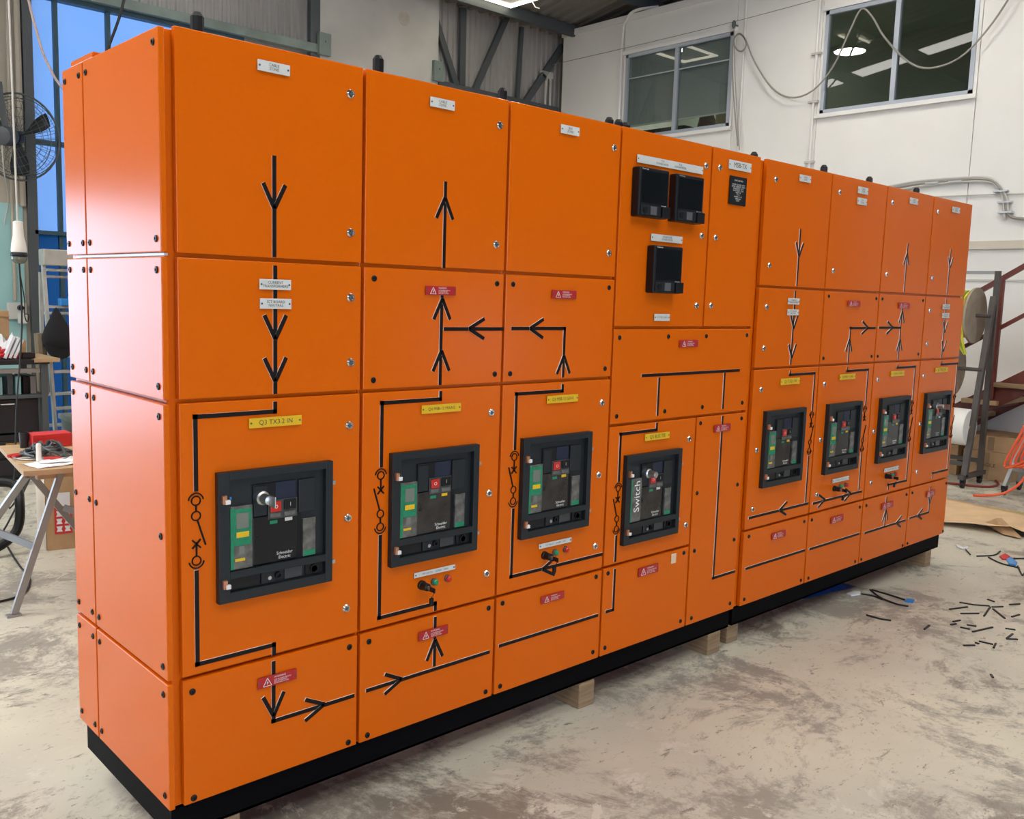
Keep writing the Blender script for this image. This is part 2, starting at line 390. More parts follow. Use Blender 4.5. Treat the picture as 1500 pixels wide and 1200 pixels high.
# other walls, out of view
struct('wall_left', MB().box((-9.2, -12, 0), (-9, YB + .2, 6)), M_WALL)
struct('wall_front', MB().box((-9, -12.2, 0), (-6.0, -12, 6)).box((-6.0, -12.2, 3.2), (2.0, -12, 6)).box((2.0, -12.2, 0), (10.9, -12, 6)).box((12.2, -12.2, 0), (15, -12, 6)).box((10.9, -12.2, 1.5), (12.2, -12, 6)), M_WALL)  # unseen openings added so daylight reaches the front doors and hazes their paint
struct('wall_right', MB().box((15, -12, 0), (15.2, YB + .2, 6)), M_WALL)
# roof: two slopes of ribbed sheet with translucent sheets, many of them added for light
def roof_z(y): return 5.60 + .16 * (YB - y) if y > -2 else 5.60 + .16 * 10 - .16 * (-2 - y)
rf = MB(); P = []; x = -9.2
while x < 15.2:
    for dx, d in ((0, 0), (.06, 0), (.085, .03), (.175, .03)): P.append((x + dx, d))
    x += .2
P.append((15.2, 0)); n = len(P)
for ya, yb in ((YB + .3, -2.0), (-2.0, -12.3)):
    rf.add([(a, ya, roof_z(ya) + d) for a, d in P] + [(a, yb, roof_z(yb) + d) for a, d in P], [(i, i + 1, n + i + 1, n + i) for i in range(n - 1)])
    s_ = .12
    rf.add([(-9.3, ya, roof_z(ya) + s_), (15.3, ya, roof_z(ya) + s_), (15.3, yb, roof_z(yb) + s_), (-9.3, yb, roof_z(yb) + s_)], [(0, 1, 2, 3)])
ceiling = struct('ceiling', rf, M_ROOF)
for y in (7.6, 6.4, 5.2, 4.0, 2.8, 1.6, .4, -.8, -3.2, -4.4, -5.6, -6.8):
    build('purlin', MB().box((-9, y - .03, roof_z(y) - .16), (15, y + .03, roof_z(y) - .004)), M_DARKSTEEL, ceiling)
for x in (-4.5, 1.0, 5.1, 11.5):
    build('rafter', MB().bar((x, YB - .05, roof_z(YB) - .26), (x, -2, roof_z(-2) - .26), .14, .2).bar((x, -2, roof_z(-2) - .26), (x, -12, roof_z(-12) - .26), .14, .2), M_DARKSTEEL, ceiling)
def skylight_or_fill(x0, x1, y0, y1):
    zz = lambda y: roof_z(y) - .012
    build('skylight_or_fill', MB().add([(x0, y0, zz(y0)), (x1, y0, zz(y0)), (x1, y1, zz(y1)), (x0, y1, zz(y1)), (x0, y0, zz(y0) + .01), (x1, y0, zz(y0) + .01), (x1, y1, zz(y1) + .01), (x0, y1, zz(y1) + .01)],
          [(0, 3, 2, 1), (4, 5, 6, 7), (0, 1, 5, 4), (1, 2, 6, 5), (2, 3, 7, 6), (3, 0, 4, 7)]), M_SKYL, ceiling)
for x0 in (-7.4, -4.6):
    for y0, y1 in ((5.3, 6.3), (4.1, 5.1), (2.9, 3.9), (1.7, 2.7), (.5, 1.5)): skylight_or_fill(x0, x0 + 2.5, y0, y1)  # unseen sheets added to light the side panels and left floor
for x0 in (-1.4, 3.0):
    for y0, y1 in ((6.5, 7.5), (5.3, 6.3), (4.1, 5.1), (2.9, 3.9), (1.7, 2.7), (.5, 1.5)): skylight_or_fill(x0, x0 + .42, y0, y1)
for x0 in (1.2, 3.4, 5.6): skylight_or_fill(x0, x0 + 1.9, -1.9, -.9)  # unseen ridge sheets added to brighten the floor before the switchboard
for y0, y1 in ((-4.3, -3.3), (-6.7, -5.7)):
    for x0 in (-7.6, -4.1, -1.6, 1.4): skylight_or_fill(x0, x0 + 1.9, y0, y1)  # unseen sheets added to light the switchboard's front

# ---------------------------------------------------------------- the white two-storey office
OY0, OY1, OZ = -2.9, 7.81, 5.60
W1 = (4.77, 6.55, 3.90, 5.07); W2 = (1.76, 3.50, 3.90, 5.07)
wo = MB()
def yz(mb, y0, y1, z0, z1, x0=XO + .02, x1=XO + .12, mi=0): return mb.box((x0, y0, z0), (x1, y1, z1), mi)
for y0, y1 in ((OY0, W2[0]), (W2[1], W1[0]), (W1[1], OY1)): yz(wo, y0, y1, 0, OZ - .02)
for W in (W1, W2): yz(wo, W[0], W[1], 0, W[2]); yz(wo, W[0], W[1], W[3], OZ - .02)
wo.box((XO + .02, OY1 - .1, 0), (15, OY1 - .005, OZ - .02)).box((XO + .02, OY0, OZ - .1), (15, OY1 - .005, OZ - .02))
wo.box((XO + .12, OY0, 2.7), (15, OY1 - .1, 2.8)).box((XO + .12, OY0, 0), (15, OY0 + .1, OZ - .1))
office = struct('wall_office', wo, M_WSTEEL)
g = .004
cols = [(-2.9, -.6, None), (-.6, .58, None), (.58, 1.72, None), (1.72, 3.54, W2), (3.54, 4.73, None), (4.73, 6.60, W1), (6.60, 7.81, None)]
for y0, y1, W in cols:
    for z0, z1 in ((0, 2.31), (2.35, OZ)):
        mb = MB(); X0, X1 = XO, XO + .018
        if W is None or z1 < 3: mb.box((X0, y0 + g, z0), (X1, y1 - g, z1))
        else:
            mb.box((X0, y0 + g, z0), (X1, y1 - g, W[2])); mb.box((X0, y0 + g, W[3]), (X1, y1 - g, z1))
            mb.box((X0, y0 + g, W[2]), (X1, W[0], W[3])); mb.box((X0, W[1], W[2]), (X1, y1 - g, W[3]))
        build('cladding_panel', mb, M_WSTEEL, office)
build('end_panel', MB().box((XO, OY1 - .004, 0), (15, OY1, OZ)), M_WSTEEL, office)
build('parapet_flashing', MB().box((XO - .025, OY0, OZ - .075), (XO + .1, OY1 + .02, OZ + .01)), M_WTRIM, office)
struct('trim_7', MB().box((XO - .03, OY0, 2.285), (XO - .001, OY1, 2.375), c=.006), mat('cream_rail', (0.62, 0.55, 0.45), rough=.5))
struct('trim_8', MB().box((XO - .012, OY0, 1.955), (XO - .001, OY1, 1.975)), M_PVC)
for i, W in enumerate((W1, W2)):
    y0, y1, z0, z1 = W; fw = .045
    e = thing('window_%d' % (i + 1), None, None, (XO, (y0 + y1) / 2, z0)); e['kind'] = 'structure'
    mb = MB(); X0, X1 = XO - .012, XO + .06
    mb.box((X0, y0, z0), (X1, y0 + fw, z1)).box((X0, y1 - fw, z0), (X1, y1, z1)).box((X0, y0, z0), (X1, y1, z0 + fw)).box((X0, y0, z1 - fw), (X1, y1, z1))
    build('window_frame', mb, M_ALU, e)
    ym = (y0 + y1) / 2
    build('mullion', MB().box((X0, ym - .028, z0 + fw), (X1, ym + .028, z1 - fw)), M_ALU, e)
    for a, b in ((y0 + fw, ym - .028), (ym + .028, y1 - fw)):
        build('pane', MB().box((XO + .02, a, z0 + fw), (XO + .026, b, z1 - fw)), M_GLASS, e)
        if i == 0:
            build('glazing_bar', MB().box((XO + .01, a, 4.735), (XO + .018, b, 4.75)), M_ALU, e)
            build('roller_blind', MB().box((XO + .06, a + .005, 4.10), (XO + .068, b - .005, z1 - fw)), M_BLIND, e)
            build('blind_rail', MB().box((XO + .052, a, 4.085), (XO + .074, b, 4.105)), M_WTRIM, e)
    build('window_sill', MB().box((XO - .05, y0 - .05, z0 - .05), (XO + .02, y1 + .05, z0 - .003)).box((XO - .03, y0 - .05, z1 + .003), (XO + .02, y1 + .05, z1 + .06)), M_WTRIM, e)
# inside the office upper floor
io = MB().box((12.0, -3, 2.8), (12.1, OY1 - .12, 5.45)); struct('wall_inner', io, M_OFFICE)
tag(build('storage_cabinet', MB().box((9.95, 5.98, 2.8), (10.35, 7.1, 4.15), c=.01).box((9.93, 6.0, 2.85), (9.949, 6.53, 4.12)).box((9.93, 6.55, 2.85), (9.949, 7.08, 4.12)), M_BLACK), 'dark cabinet behind the lower left pane of the blind-covered office window', 'cabinet')
tag(build('hanging_jacket', MB().lathe([(.02, 0), (.10, -.04), (.16, -.3), (.17, -.8), (.15, -.82)], (10.1, 5.70, 4.30), (0, 0, 1), 12).tube([(10.1, 5.70, 4.28), (10.1, 5.70, 5.43)], .004, 5), mat('brown_cloth', (0.10, 0.055, 0.035), rough=.9), None, True), 'brown jacket hanging behind the lower right pane of the blind-covered office window', 'jacket')
ob = thing('shelf_unit', 'low shelf unit holding the cream carton in the office', 'shelf', (10.2, 5.35, 2.8))
for z in (2.81, 3.35, 3.90): build('shelf', MB().box((10.0, 5.0, z), (10.4, 5.52, z + .025)), M_OFFICE, ob)
for y in (5.0, 5.5): build('side', MB().box((10.0, y, 2.8), (10.4, y + .02, 3.925)), M_OFFICE, ob)
tag(build('cardboard_carton', MB().box((10.02, 5.15, 3.926), (10.35, 5.50, 4.33), c=.006).box((10.015, 5.3, 3.926), (10.02, 5.35, 4.33)), mat('cream_carton', (0.62, 0.5, 0.34), rough=.8)), 'cream carton behind the lower right pane of the blind-covered office window', 'carton')
def office_fill_light(label):
    p = Vector((11.0, 6.4, 5.44)); e = thing('added_room_light', label, 'lamp', p)
    build('frame', MB().box((p.x - .62, p.y - .31, 5.42), (p.x + .62, p.y + .31, 5.44)), M_WTRIM, e); build('diffuser', MB().box((p.x - .58, p.y - .27, 5.41), (p.x + .58, p.y + .27, 5.418)), mat('room_fill_glow', (.8, .8, .8), emit=(1, 1, .85, 1), es=14), e)
office_fill_light('unseen square light added inside the office behind the blind to brighten the room')  # hidden fitting, added so the office interior is not dark
struct('ceiling_office', MB().box((XO + .12, -3, 5.44), (15, OY1 - .12, 5.48)), M_OFFICE)
# services on the office wall
def pxpath(pts, ax, v): return [on(ax, v, *p) for p in pts]
def arc_smooth(pts, k=6):
    P = [Vector(p) for p in pts]; out = []
    for i in range(len(P) - 1):
        p0, p1, p2, p3 = P[max(i - 1, 0)], P[i], P[i + 1], P[min(i + 2, len(P) - 1)]
        for j in range(k):
            t = j / k
            out.append(.5 * ((2 * p1) + (p2 - p0) * t + (2 * p0 - 5 * p1 + 4 * p2 - p3) * t * t + (3 * p1 - p0 - 3 * p2 + p3) * t ** 3))
    out.append(P[-1]); return out
def cable(name, pts, r_, m, label, cat='cable', group=None, k=6, n=6, parent=None):
    o = build(name, MB().tube(arc_smooth(pts, k), r_, n), m, parent, True)
    return tag(o, label, cat, group) if parent is None else o
cable('wall_conduit', [(XO - .03, 6.62, 2.5), (XO - .03, 6.62, 4.4), (XO - .03, 6.62, 5.35), (XO - .03, 6.55, 5.55), (XO - .03, 6.4, 5.64), (XO + .1, 6.1, 5.66)], .022, M_WTRIM, 'white conduit bending over the office parapet left of the blind-covered window', 'conduit')
c2 = thing('wall_conduit', 'white vertical conduit with saddle clips between the two office windows', 'conduit', (XO - .02, 3.58, .1))
build('pipe', MB().tube([(XO - .025, 3.58, .1), (XO - .025, 3.58, 5.55)], .017, 8), M_WTRIM, c2, True)
for z in (3.35, 4.05, 4.6): build('saddle', MB().box((XO - .046, 3.52, z - .012), (XO - .001, 3.64, z + .012)), M_PVC, c2)
c3 = thing('wall_conduit', 'pale vertical conduit beside the looped grey cable on the office wall', 'conduit', (XO - .02, 4.62, .1))
build('pipe', MB().tube([(XO - .02, 4.60, .1), (XO - .02, 4.60, 5.58)], .012, 8), M_WTRIM, c3, True)
XC = XO - .09
ct = cable('catenary_wire', pxpath([(756, 107), (900, 74), (1035, 42), (1180, 4), (1260, -20)], 'x', XC), .0045, M_CABLE, 'thin taut wire running along the office wall above the left window', 'wire', k=2, n=5)
cable('looped_cable', pxpath([(1081, 214), (1077, 170), (1073, 110), (1074, 62), (1082, 50), (1090, 55), (1093, 66), (1087, 75), (1079, 72), (1075, 60), (1082, 49), (1092, 58), (1105, 90), (1130, 128), (1158, 143), (1190, 133), (1220, 98), (1245, 45), (1262, 13), (1278, 25), (1296, 55), (1330, 90), (1362, 100), (1405, 85), (1445, 45), (1480, -6), (1510, -60), (1530, -120)], 'x', XC), .011, M_CABLE, 'grey cable hanging in loops across the office windows', 'cable', k=4)
cable('wall_cable', pxpath([(1075, 35), (1077, 120), (1083, 220)], 'x', XC), .007, M_CABLE, 'thin grey cable dropping straight beside the left office window', 'cable', k=3)
hk = thing('cable_hook', 'small black hook holding the cable loop by the left office window', 'hook', on('x', XC, 1075, 36))
build('hook_body', MB().lathe([(.012, -.05), (.025, -.02), (.025, .03), (.01, .05)], on('x', XC, 1075, 36), (0, 0, 1), 8).box(on('x', XC, 1075, 36) + Vector((0, -.008, -.008)), (XO - .001, on('x', XC, 1075, 36).y + .008, on('x', XC, 1075, 36).z + .008)), M_DARKSTEEL, hk)
bn = thing('cable_bundle', 'grey cables bending down the office wall above the reel rack', 'cable bundle', on('x', XO - .03, 1450, 265))
for k, (o1, rr) in enumerate(((0, .018), (5, .014), (-5, .012))):
    pts = [(1285, 281 + o1 * .8), (1340, 270 + o1 * .8), (1400, 264 + o1 * .6), (1445, 263 + o1 * .6), (1462, 272 + o1 * .4), (1472 - o1 * .5, 290), (1474 - o1 * .5, 322 if k == 1 else 308)]
    if k != 1: pts += [(1482, 318), (1500, 321 + o1 * .3), (1520, 322)]
    build('cable', MB().tube(arc_smooth(pxpath(pts, 'x', XO - .03), 5), rr, 6), M_PVC if k else M_CABLE, bn, True)
for (px, py) in ((1466, 280), (1472, 296), (1473, 311), (1400, 266), (1366, 268)):
    p = on('x', XO - .03, px, py); build('saddle', MB().box((XO - .055, p.y - .07, p.z - .008), (XO - .001, p.y + .07, p.z + .008)), M_STEEL, bn)
cable('wall_wire', pxpath([(1330, 290), (1420, 286), (1520, 283)], 'x', XO - .02), .008, M_PVC, 'thin horizontal conduit on the office wall just above the switchboard', 'conduit', k=2)
# pipes on the rear cladding
cd2 = thing('rear_conduit', 'pair of pale conduits rising behind the switchboard beside the office corner', 'conduit', (on('y', YB - .05, 800, 160).x, YB - .05, 0))
for a, b, cc in (((798, 165), (800, 125), (802, 110)), ((805, 165), (806, 120), (803, 95))):
    pa = on('y', YB - .05, *a); build('pipe', MB().tube(arc_smooth([(pa.x, pa.y, .0), pa, on('y', YB - .05, *b), on('y', YB - .05, *cc)], 4), .02, 6), M_PVC, cd2, True)
build('clip', MB().box(on('y', YB - .08, 795, 112), on('y', YB - .012, 806, 108)), M_PVC, cd2)
# roof lamps
def high_bay(x, y, label, drop=.75):
    z = roof_z(y) - drop; e = thing('high_bay_lamp', label, 'lamp', (x, y, z), group='high bay lamps under the roof')
    build('rod', MB().tube([(x, y, z + .3), (x, y, z + drop - .02)], .012, 6), M_DARKSTEEL, e)
    build('lamp_shade', MB().lathe([(.08, .3), (.09, .16), (.24, .03), (.25, .01), (.235, .012), (.07, .15)], (x, y, z), (0, 0, 1), 20), M_STEEL, e, True)
    build('lamp_lens', MB().lathe([(.0, .012), (.225, .014), (.225, .022), (0, .024)], (x, y, z), (0, 0, 1), 20), M_LAMP, e)
for x, y in ((6.16, 4.89), (-1.5, 3.6), (6.6, 1.0), (7.5, 2.7), (2.2, -3.8)): high_bay(x, y, 'round high bay lamp hanging from the shed roof', .65)  # first is mirrored in a window; extra ones by the office added to brighten it
def batten(c, dirx, label, L_=1.2):
    x, y, z = c; e = thing('fluorescent_batten', label, 'lamp', c, dirx)
    build('housing', MB().box((-L_/2, -.16, .0), (L_/2, .16, .06), c=.01), M_WTRIM, e, local=True)
    for s in (-1, 1): build('tube', MB().tube([(-L_/2 + .03, s * .08, -.025), (L_/2 - .03, s * .08, -.025)], .016, 8), M_TUBE, e, local=True)
    for s in (-1, 1): build('hanger', MB().tube([(s * L_ * .4, 0, .06), (s * L_ * .4, 0, roof_z(y) - z - .02)], .006, 5), M_STEEL, e, local=True)
batten((5.4, 5.18, roof_z(5.18) - .2), 0.0, 'twin tube batten close under the roof, reflected in the right office window', .95)
e = thing('panel_light', 'square panel light with a glowing frame at the top edge of the picture', 'lamp', (7.35, 7.2, 5.60))
build('housing', MB().box((6.75, 6.85, 5.62), (7.956, 7.53, 5.66)), M_WTRIM, e)
fm = MB().box((6.75, 6.85, 5.60), (7.956, 6.91, 5.62)).box((6.75, 7.47, 5.60), (7.956, 7.53, 5.62)).box((6.75, 6.91, 5.60), (6.81, 7.47, 5.62)).box((7.896, 6.91, 5.60), (7.956, 7.47, 5.62))
build('light_frame', fm, M_TUBE, e)
for x in (7.0, 7.7): build('hanger', MB().tube([(x, 7.2, 5.66), (x, 7.2, roof_z(7.2) - .02)], .006, 5), M_STEEL, e)
build('pull_cord', MB().tube([(7.95, 7.1, 5.6), (7.97, 7.05, 5.52), (8.0, 7.0, 5.5)], .008, 5), M_WTRIM, e)

# ================================================================ the switchboard
T, B = 2.30, 0.20
A = [0.0, .577, 1.157, 1.733, 2.318, 2.690]
D = [2.732, 3.329, 3.921, 4.509, 5.073]
R1, R2, R3 = 1.728, 1.344, .5745
Q1, Q2, Q3 = 1.5385, 1.153, .577
GAP = .0055; YBODY = .024; YREAR = .74
lockm = MB().lathe([(.0135, 0), (.0135, -.004), (.0105, -.008), (.0085, -.008), (.0085, -.0062), (0, -.0062)], (0, 0, 0), (0, 1, 0), 14).box((-.0018, -.0085, -.0065), (.0018, -.006, .0065), 1).box((-.0065, -.0083, -.0018), (.0065, -.006, .0018), 1).mesh('lock')
smooth_mesh(lockm, [M_CHROME, M_DARKSTEEL])
scrm = MB().lathe([(.0095, 0), (.0095, -.0025), (.0075, -.004), (.004, -.004), (.004, -.001), (0, -.001)], (0, 0, 0), (0, 1, 0), 10).mesh('screw'); smooth_mesh(scrm, M_BLACK)
rivm = MB().lathe([(.003, 0), (.003, -.001), (0, -.0015)], (0, 0, 0), (0, 1, 0), 6).mesh('rivet'); smooth_mesh(rivm, M_DARKSTEEL)

def rect_px(l, r_):          # plate measured by its left edge (x, top, bottom) and right edge (x, top, bottom)
    xl, zt = fp(l[0], l[1]); _, zb = fp(l[0], l[2]); xr, zt2 = fp(r_[0], r_[1]); _, zb2 = fp(r_[0], r_[2])
    return xl, xr, (zb + zb2) / 2, (zt + zt2) / 2
def R4(x0, x1, y0, y1): return ((x0, y0, y1), (x1, y0, y1))
def plate(cub, name, rc, m, text=None, ink=M_INK, size=None, y=-.0045, screws=True):
    x0, x1, z0, z1 = rect_px(*rc) if not isinstance(rc[0], float) else rc
    o = build(name, MB().box((x0, y - .003, z0), (x1, y, z1), c=.0006), m, cub)
    h = z1 - z0
    if screws:
        for x in (x0 + .006, x1 - .006): inst('rivet', rivm, o, Matrix.Translation((x, y - .003, (z0 + z1) / 2)))
    if text:
        n = text.count('\n') + 1; sz = size or min(h * .74 / n, (x1 - x0) * .82 / max(len(t) for t in text.split('\n')) * 1.6)
        inst('lettering', text_mesh(text, round(sz, 4), ink), o, Matrix.Translation(((x0 + x1) / 2, y - .0036, (z0 + z1) / 2)))
    return o
def warning(cub, rc):
    x0, x1, z0, z1 = rect_px(*rc); y = -.0045
    o = build('warning_label', MB().box((x0, y - .003, z0), (x1, y, z1), c=.0006), M_RED, cub)
    h = z1 - z0; w_ = x1 - x0; cx = x0 + w_ * .24; cz = z0 + h * .12; s = h * .74
    yy = y - .0034
    tri = [(cx - s * .55, cz), (cx + s * .55, cz), (cx, cz + s)]; mb = MB()
    for i in range(3):
        (xa, za), (xb, zb) = tri[i], tri[(i + 1) % 3]; mb.bar((xa, yy, za), (xb, yy, zb), h * .05, .0006, up=(0, -1, 0))
    mb.prism([(cx + .08*s, yy, cz + .68*s), (cx - .13*s, yy, cz + .36*s), (cx, yy, cz + .38*s), (cx - .05*s, yy, cz + .1*s), (cx + .13*s, yy, cz + .46*s), (cx + .01*s, yy, cz + .44*s)], (0, 0, 0), (0, -.0004, 0))
    build('warning_triangle', mb, M_WINK, o)
    inst('lettering', text_mesh('WARNING', round(h * .24, 4), M_WINK, 'LEFT'), o, Matrix.Translation((x0 + w_ * .41, yy, z0 + h * .78)))
    inst('lettering', text_mesh('LIVE BUSBARS BEHIND\nISOLATE BEFORE\nREMOVING COVER', round(h * .17, 4), M_WINK, 'LEFT'), o, Matrix.Translation((x0 + w_ * .41, yy, z0 + h * .36)))
    for x in (x0 + .005, x1 - .005): inst('rivet', rivm, o, Matrix.Translation((x, y - .003, z0 + h / 2)))

class Cub:
    def __init__(s, x0, x1, label, bx0=None, bx1=None):
        s.e = thing('switchboard_cubicle', label, 'switchboard', ((x0 + x1) / 2, .37, B), group='orange switchboard cubicles in one row')
        s.panels = []
        bx0 = x0 + .001 if bx0 is None else bx0; bx1 = x1 - .001 if bx1 is None else bx1
        s.half = (bx1 - bx0) / 2
        s.body = build('body', MB().box((bx0, YBODY, B), (bx1, YREAR, T - .006), c=.003), M_ORANGE, s.e)
    def panel(s, x0, x1, z0, z1, name):
        o = build(name, MB().box((x0 + GAP, 0, z0 + GAP), (x1 - GAP, .02, z1 - (GAP if z1 < T else 0)), c=.0028), M_ORANGE, s.e)
        s.panels.append((x0, x1, z0, z1, o)); return o
    def find(s, x, z):
        for x0, x1, z0, z1, o in s.panels:
            if x0 <= x <= x1 and z0 <= z <= z1: return o
        return min(s.panels, key=lambda q: (max(q[0]-x, x-q[1], 0) ** 2 + max(q[2]-z, z-q[3], 0) ** 2))[4]
    def locks(s, pts):
        for p in pts:
            x, z = fp(*p); inst('lock', lockm, s.find(x, z), Matrix.Translation((x, 0, z)) @ Matrix.Rotation(random.uniform(-.5, .5), 4, 'Y'))
    def screws(s, pts):
        for p in pts:
            x, z = fp(*p); inst('screw', scrm, s.find(x, z), Matrix.Translation((x, 0, z)))
    def line(s, pts, w_=.0125):
        P = [fp(*p) for p in pts]; Q = [P[0]]
        for a in P[1:]:
            q = Q[-1]; Q.append((a[0], q[1]) if abs(a[0] - q[0]) > abs(a[1] - q[1]) else (q[0], a[1]))
        mb = MB(); h = w_ / 2
        for i in range(len(Q) - 1):
            (xa, za), (xb, zb) = Q[i], Q[i + 1]
            if abs(xa - xb) > abs(za - zb):
                s0, s1 = (h if i else 0), (h if i < len(Q) - 2 else 0); d = 1 if xb > xa else -1
                x0, x1 = sorted((xa - d * s0, xb + d * s1)); z0, z1 = za - h, za + h
            else:
                s0, s1 = (h if i else 0), (h if i < len(Q) - 2 else 0); d = 1 if zb > za else -1
                z0, z1 = sorted((za - d * s0, zb + d * s1)); x0, x1 = xa - h, xa + h
            mb.prism([(x0, -.0035, z0), (x1, -.0035, z0), (x1, -.0035, z1), (x0, -.0035, z1)], (0, 0, 0), (0, .0035, 0), 0, 1)
        mx, mz = (Q[0][0] + Q[1][0]) / 2, (Q[0][1] + Q[1][1]) / 2
        o = build('mimic_line', mb, [M_MIMIC, M_EDGE], s.find(mx, mz)); return Q
    def arrow(s, tip, d, w_=.0125):
        x, z = fp(*tip); s.arrow_at(x, z, d, w_)
    def arrow_at(s, x, z, d, w_=.0125, sz=1.0):
        dx, dz = {'d': (0, -1), 'u': (0, 1), 'l': (-1, 0), 'r': (1, 0)}[d]; mb = MB()
        k = .062 * sz; l = .034 * sz
        for sg in (-1, 1):
            ex, ez = x - dx * k + dz * sg * l, z - dz * k + dx * sg * l
            v = Vector((ex - x, ez - z)).normalized(); nn = Vector((-v.y, v.x)) * (w_ / 2)
            tx, tz = x + dx * .006, z + dz * .006
            mb.prism([(tx + nn.x, -.0042, tz + nn.y), (tx - nn.x, -.0042, tz - nn.y), (ex - nn.x, -.0042, ez - nn.y), (ex + nn.x, -.0042, ez + nn.y)], (0, 0, 0), (0, .0042, 0), 0, 1)
        build('mimic_arrow', mb, [M_MIMIC, M_EDGE], s.find(x, z))
    def ring(s, x, z, r_=.0125, t=.0042):
        mb = MB(); n = 18
        pts = [(x + r_ * math.cos(2*math.pi*i/n), -.0018, z + r_ * math.sin(2*math.pi*i/n)) for i in range(n)]
        mb.tube(pts, t / 2, 5, closed=True); build('mimic_symbol', mb, M_MIMIC, s.find(x, z))
    def arc(s, x, z, up, r_=.021, t=.0042):
        a0, a1 = (.12, math.pi - .12) if up else (math.pi + .12, 2 * math.pi - .12)
        pts = [(x + r_ * math.cos(a0 + (a1-a0)*i/10), -.0018, z + r_ * math.sin(a0 + (a1-a0)*i/10)) for i in range(11)]
        build('mimic_symbol', MB().tube(pts, t / 2, 5), M_MIMIC, s.find(x, z))
    def cross(s, x, z, r_=.012):
        mb = MB()
        for sg in (-1, 1): mb.bar((x - r_, -.0018, z - sg * r_), (x + r_, -.0018, z + sg * r_), .0042, .0036, up=(0, -1, 0))
        build('mimic_symbol', mb, M_MIMIC, s.find(x, z))
    def stroke(s, a, b):
        build('mimic_symbol', MB().bar((a[0], -.0018, a[1]), (b[0], -.0018, b[1]), .0042, .0036, up=(0, -1, 0)), M_MIMIC, s.find(*a))
    def breaker_symbol(s, top, bot, cross_top=True, side=-1):
        """isolating contacts, cross and switch blade between two line ends (x, z)"""
        x, zt = top; _, zb = bot
        s.arc(x, zt - .026, True); s.ring(x, zt - .026); s.arc(x, zb + .026, False); s.ring(x, zb + .026)
        if cross_top:
            s.stroke((x, zt - .038), (x, zt - .078)); s.cross(x, zt - .073)
            s.ring(x, zb + .068); s.stroke((x, zb + .038), (x, zb + .056)); s.stroke((x + .003 * side, zb + .08), (x + .026 * side, zb + .152))
        else:
            s.ring(x, zt - .068); s.stroke((x, zt - .038), (x, zt - .056)); s.stroke((x - .003 * side, zt - .08), (x - .026 * side, zt - .152))
            s.cross(x, zb + .073); s.stroke((x, zb + .038), (x, zb + .078))

def pilot(cub, px, py, m):
    x, z = fp(px, py)
    o = build('pilot_lamp', MB().lathe([(.0125, 0), (.0125, -.006), (.011, -.008)], (x, 0, z), (0, 1, 0), 16), M_DARKSTEEL, cub.e, True)
    build('lens', MB().lathe([(.0105, -.008), (.0105, -.015), (.007, -.019), (0, -.02)], (x, 0, z), (0, 1, 0), 16), m, o, True)
def keyswitch(cub, px, py, ang=-.5):
    x, z = fp(px, py)
    o = build('key_switch', MB().lathe([(.016, 0), (.016, -.008), (.013, -.01), (.013, -.036), (.010, -.038), (0, -.038)], (x, 0, z), (0, 1, 0), 14), M_BLACK, cub.e, True)
    build('key_barrel', MB().lathe([(.006, -.038), (.006, -.048), (0, -.048)], (x, 0, z), (0, 1, 0), 10), M_STEEL, o, True)
    build('key', MB().box((x - .002, -.075, z - .010), (x + .002, -.046, z + .006), c=.001), M_BLACK, o)
    build('key_tag', MB().tube([(x, -.07, z - .008), (x + .002, -.062, z - .022), (x + .004, -.05, z - .032)], .0012, 5).box((x - .004, -.058, z - .056), (x + .010, -.048, z - .032), c=.002), M_BLACK, o)

# ---- first cubicle, left end
c1 = Cub(A[0], A[1], 'orange cubicle nearest the camera, its side panels showing at the left end', -.018)
for z0, z1, nm in ((R1, T, 'door'), (R2, R1, 'door'), (R3, R2, 'door'), (B, R3, 'cover_panel')): c1.panel(A[0], A[1], z0, z1, nm)
XS = -.036
for z0, z1 in ((R1, T - .004), (R2, R1), (R3, R2), (B, R3)):
    for y0, y1 in ((.0, .555), (.555, YREAR)):
        o = build('side_panel', MB().box((XS, y0 + (.0 if y0 == 0 else .004), z0 + GAP), (-.0195, y1 - .004, z1 - GAP), c=.0028), M_ORANGE, c1.e)
        zs = (z0 + .04, z1 - .04) if not (z0 == R3) else (z0 + .04, (z0 + z1) / 2 + .02, z1 - .04)
        for y in (y0 + .03, y1 - .03):
            for z in zs: inst('screw', scrm, o, Matrix.Translation((XS, y, z)) @ Matrix.Rotation(-math.pi / 2, 4, 'Z'))
build('joint_glint', MB().box((-.028, .0, R1 - .003), (-.019, YREAR - .06, R1 + .003)), mat('pale_joint_glint', (0.5, 0.5, 0.52), rough=.4, metal=.4), c1.e)  # pale tone painted in for sky light caught in the panel joint
build('roof_plate', MB().box((-.031, .48, T - .009), (A[1] - .02, .67, T + .009), c=.003), M_ORANGE, c1.e)
c1.locks([(513,138),(513,341),(513,436),(513,531),(511,623),(508.7,758.6),(506.5,891)])
c1.screws([(281.6,1013.5),(511.7,948),(284,1169),(509.8,1087.7)])
c1.line([(401,228),(401,377)]); c1.arrow((401,303), 'd')
c1.line([(402.3,389),(402.5,577)]); c1.arrow((402.5,494), 'd'); c1.arrow((402.5,556), 'd')
q = c1.line([(402.3,588),(402.3,602.7),(285.3,608),(285.7,720)]); q2 = c1.line([(287.3,835),(288.3,973),(400.7,945),(400.7,960)])
c1.breaker_symbol(q[-1], (q[-1][0], q2[0][1]), False, -1)
c1.line([(400,968),(400,1056),(518.4,1017.6)]); c1.arrow((400,1046), 'd'); c1.arrow((472,1032), 'r')
plate(c1.e, 'nameplate', ((375.5,87,103),(423,96.5,112.5)), M_WHITE, 'CABLE\nZONE')
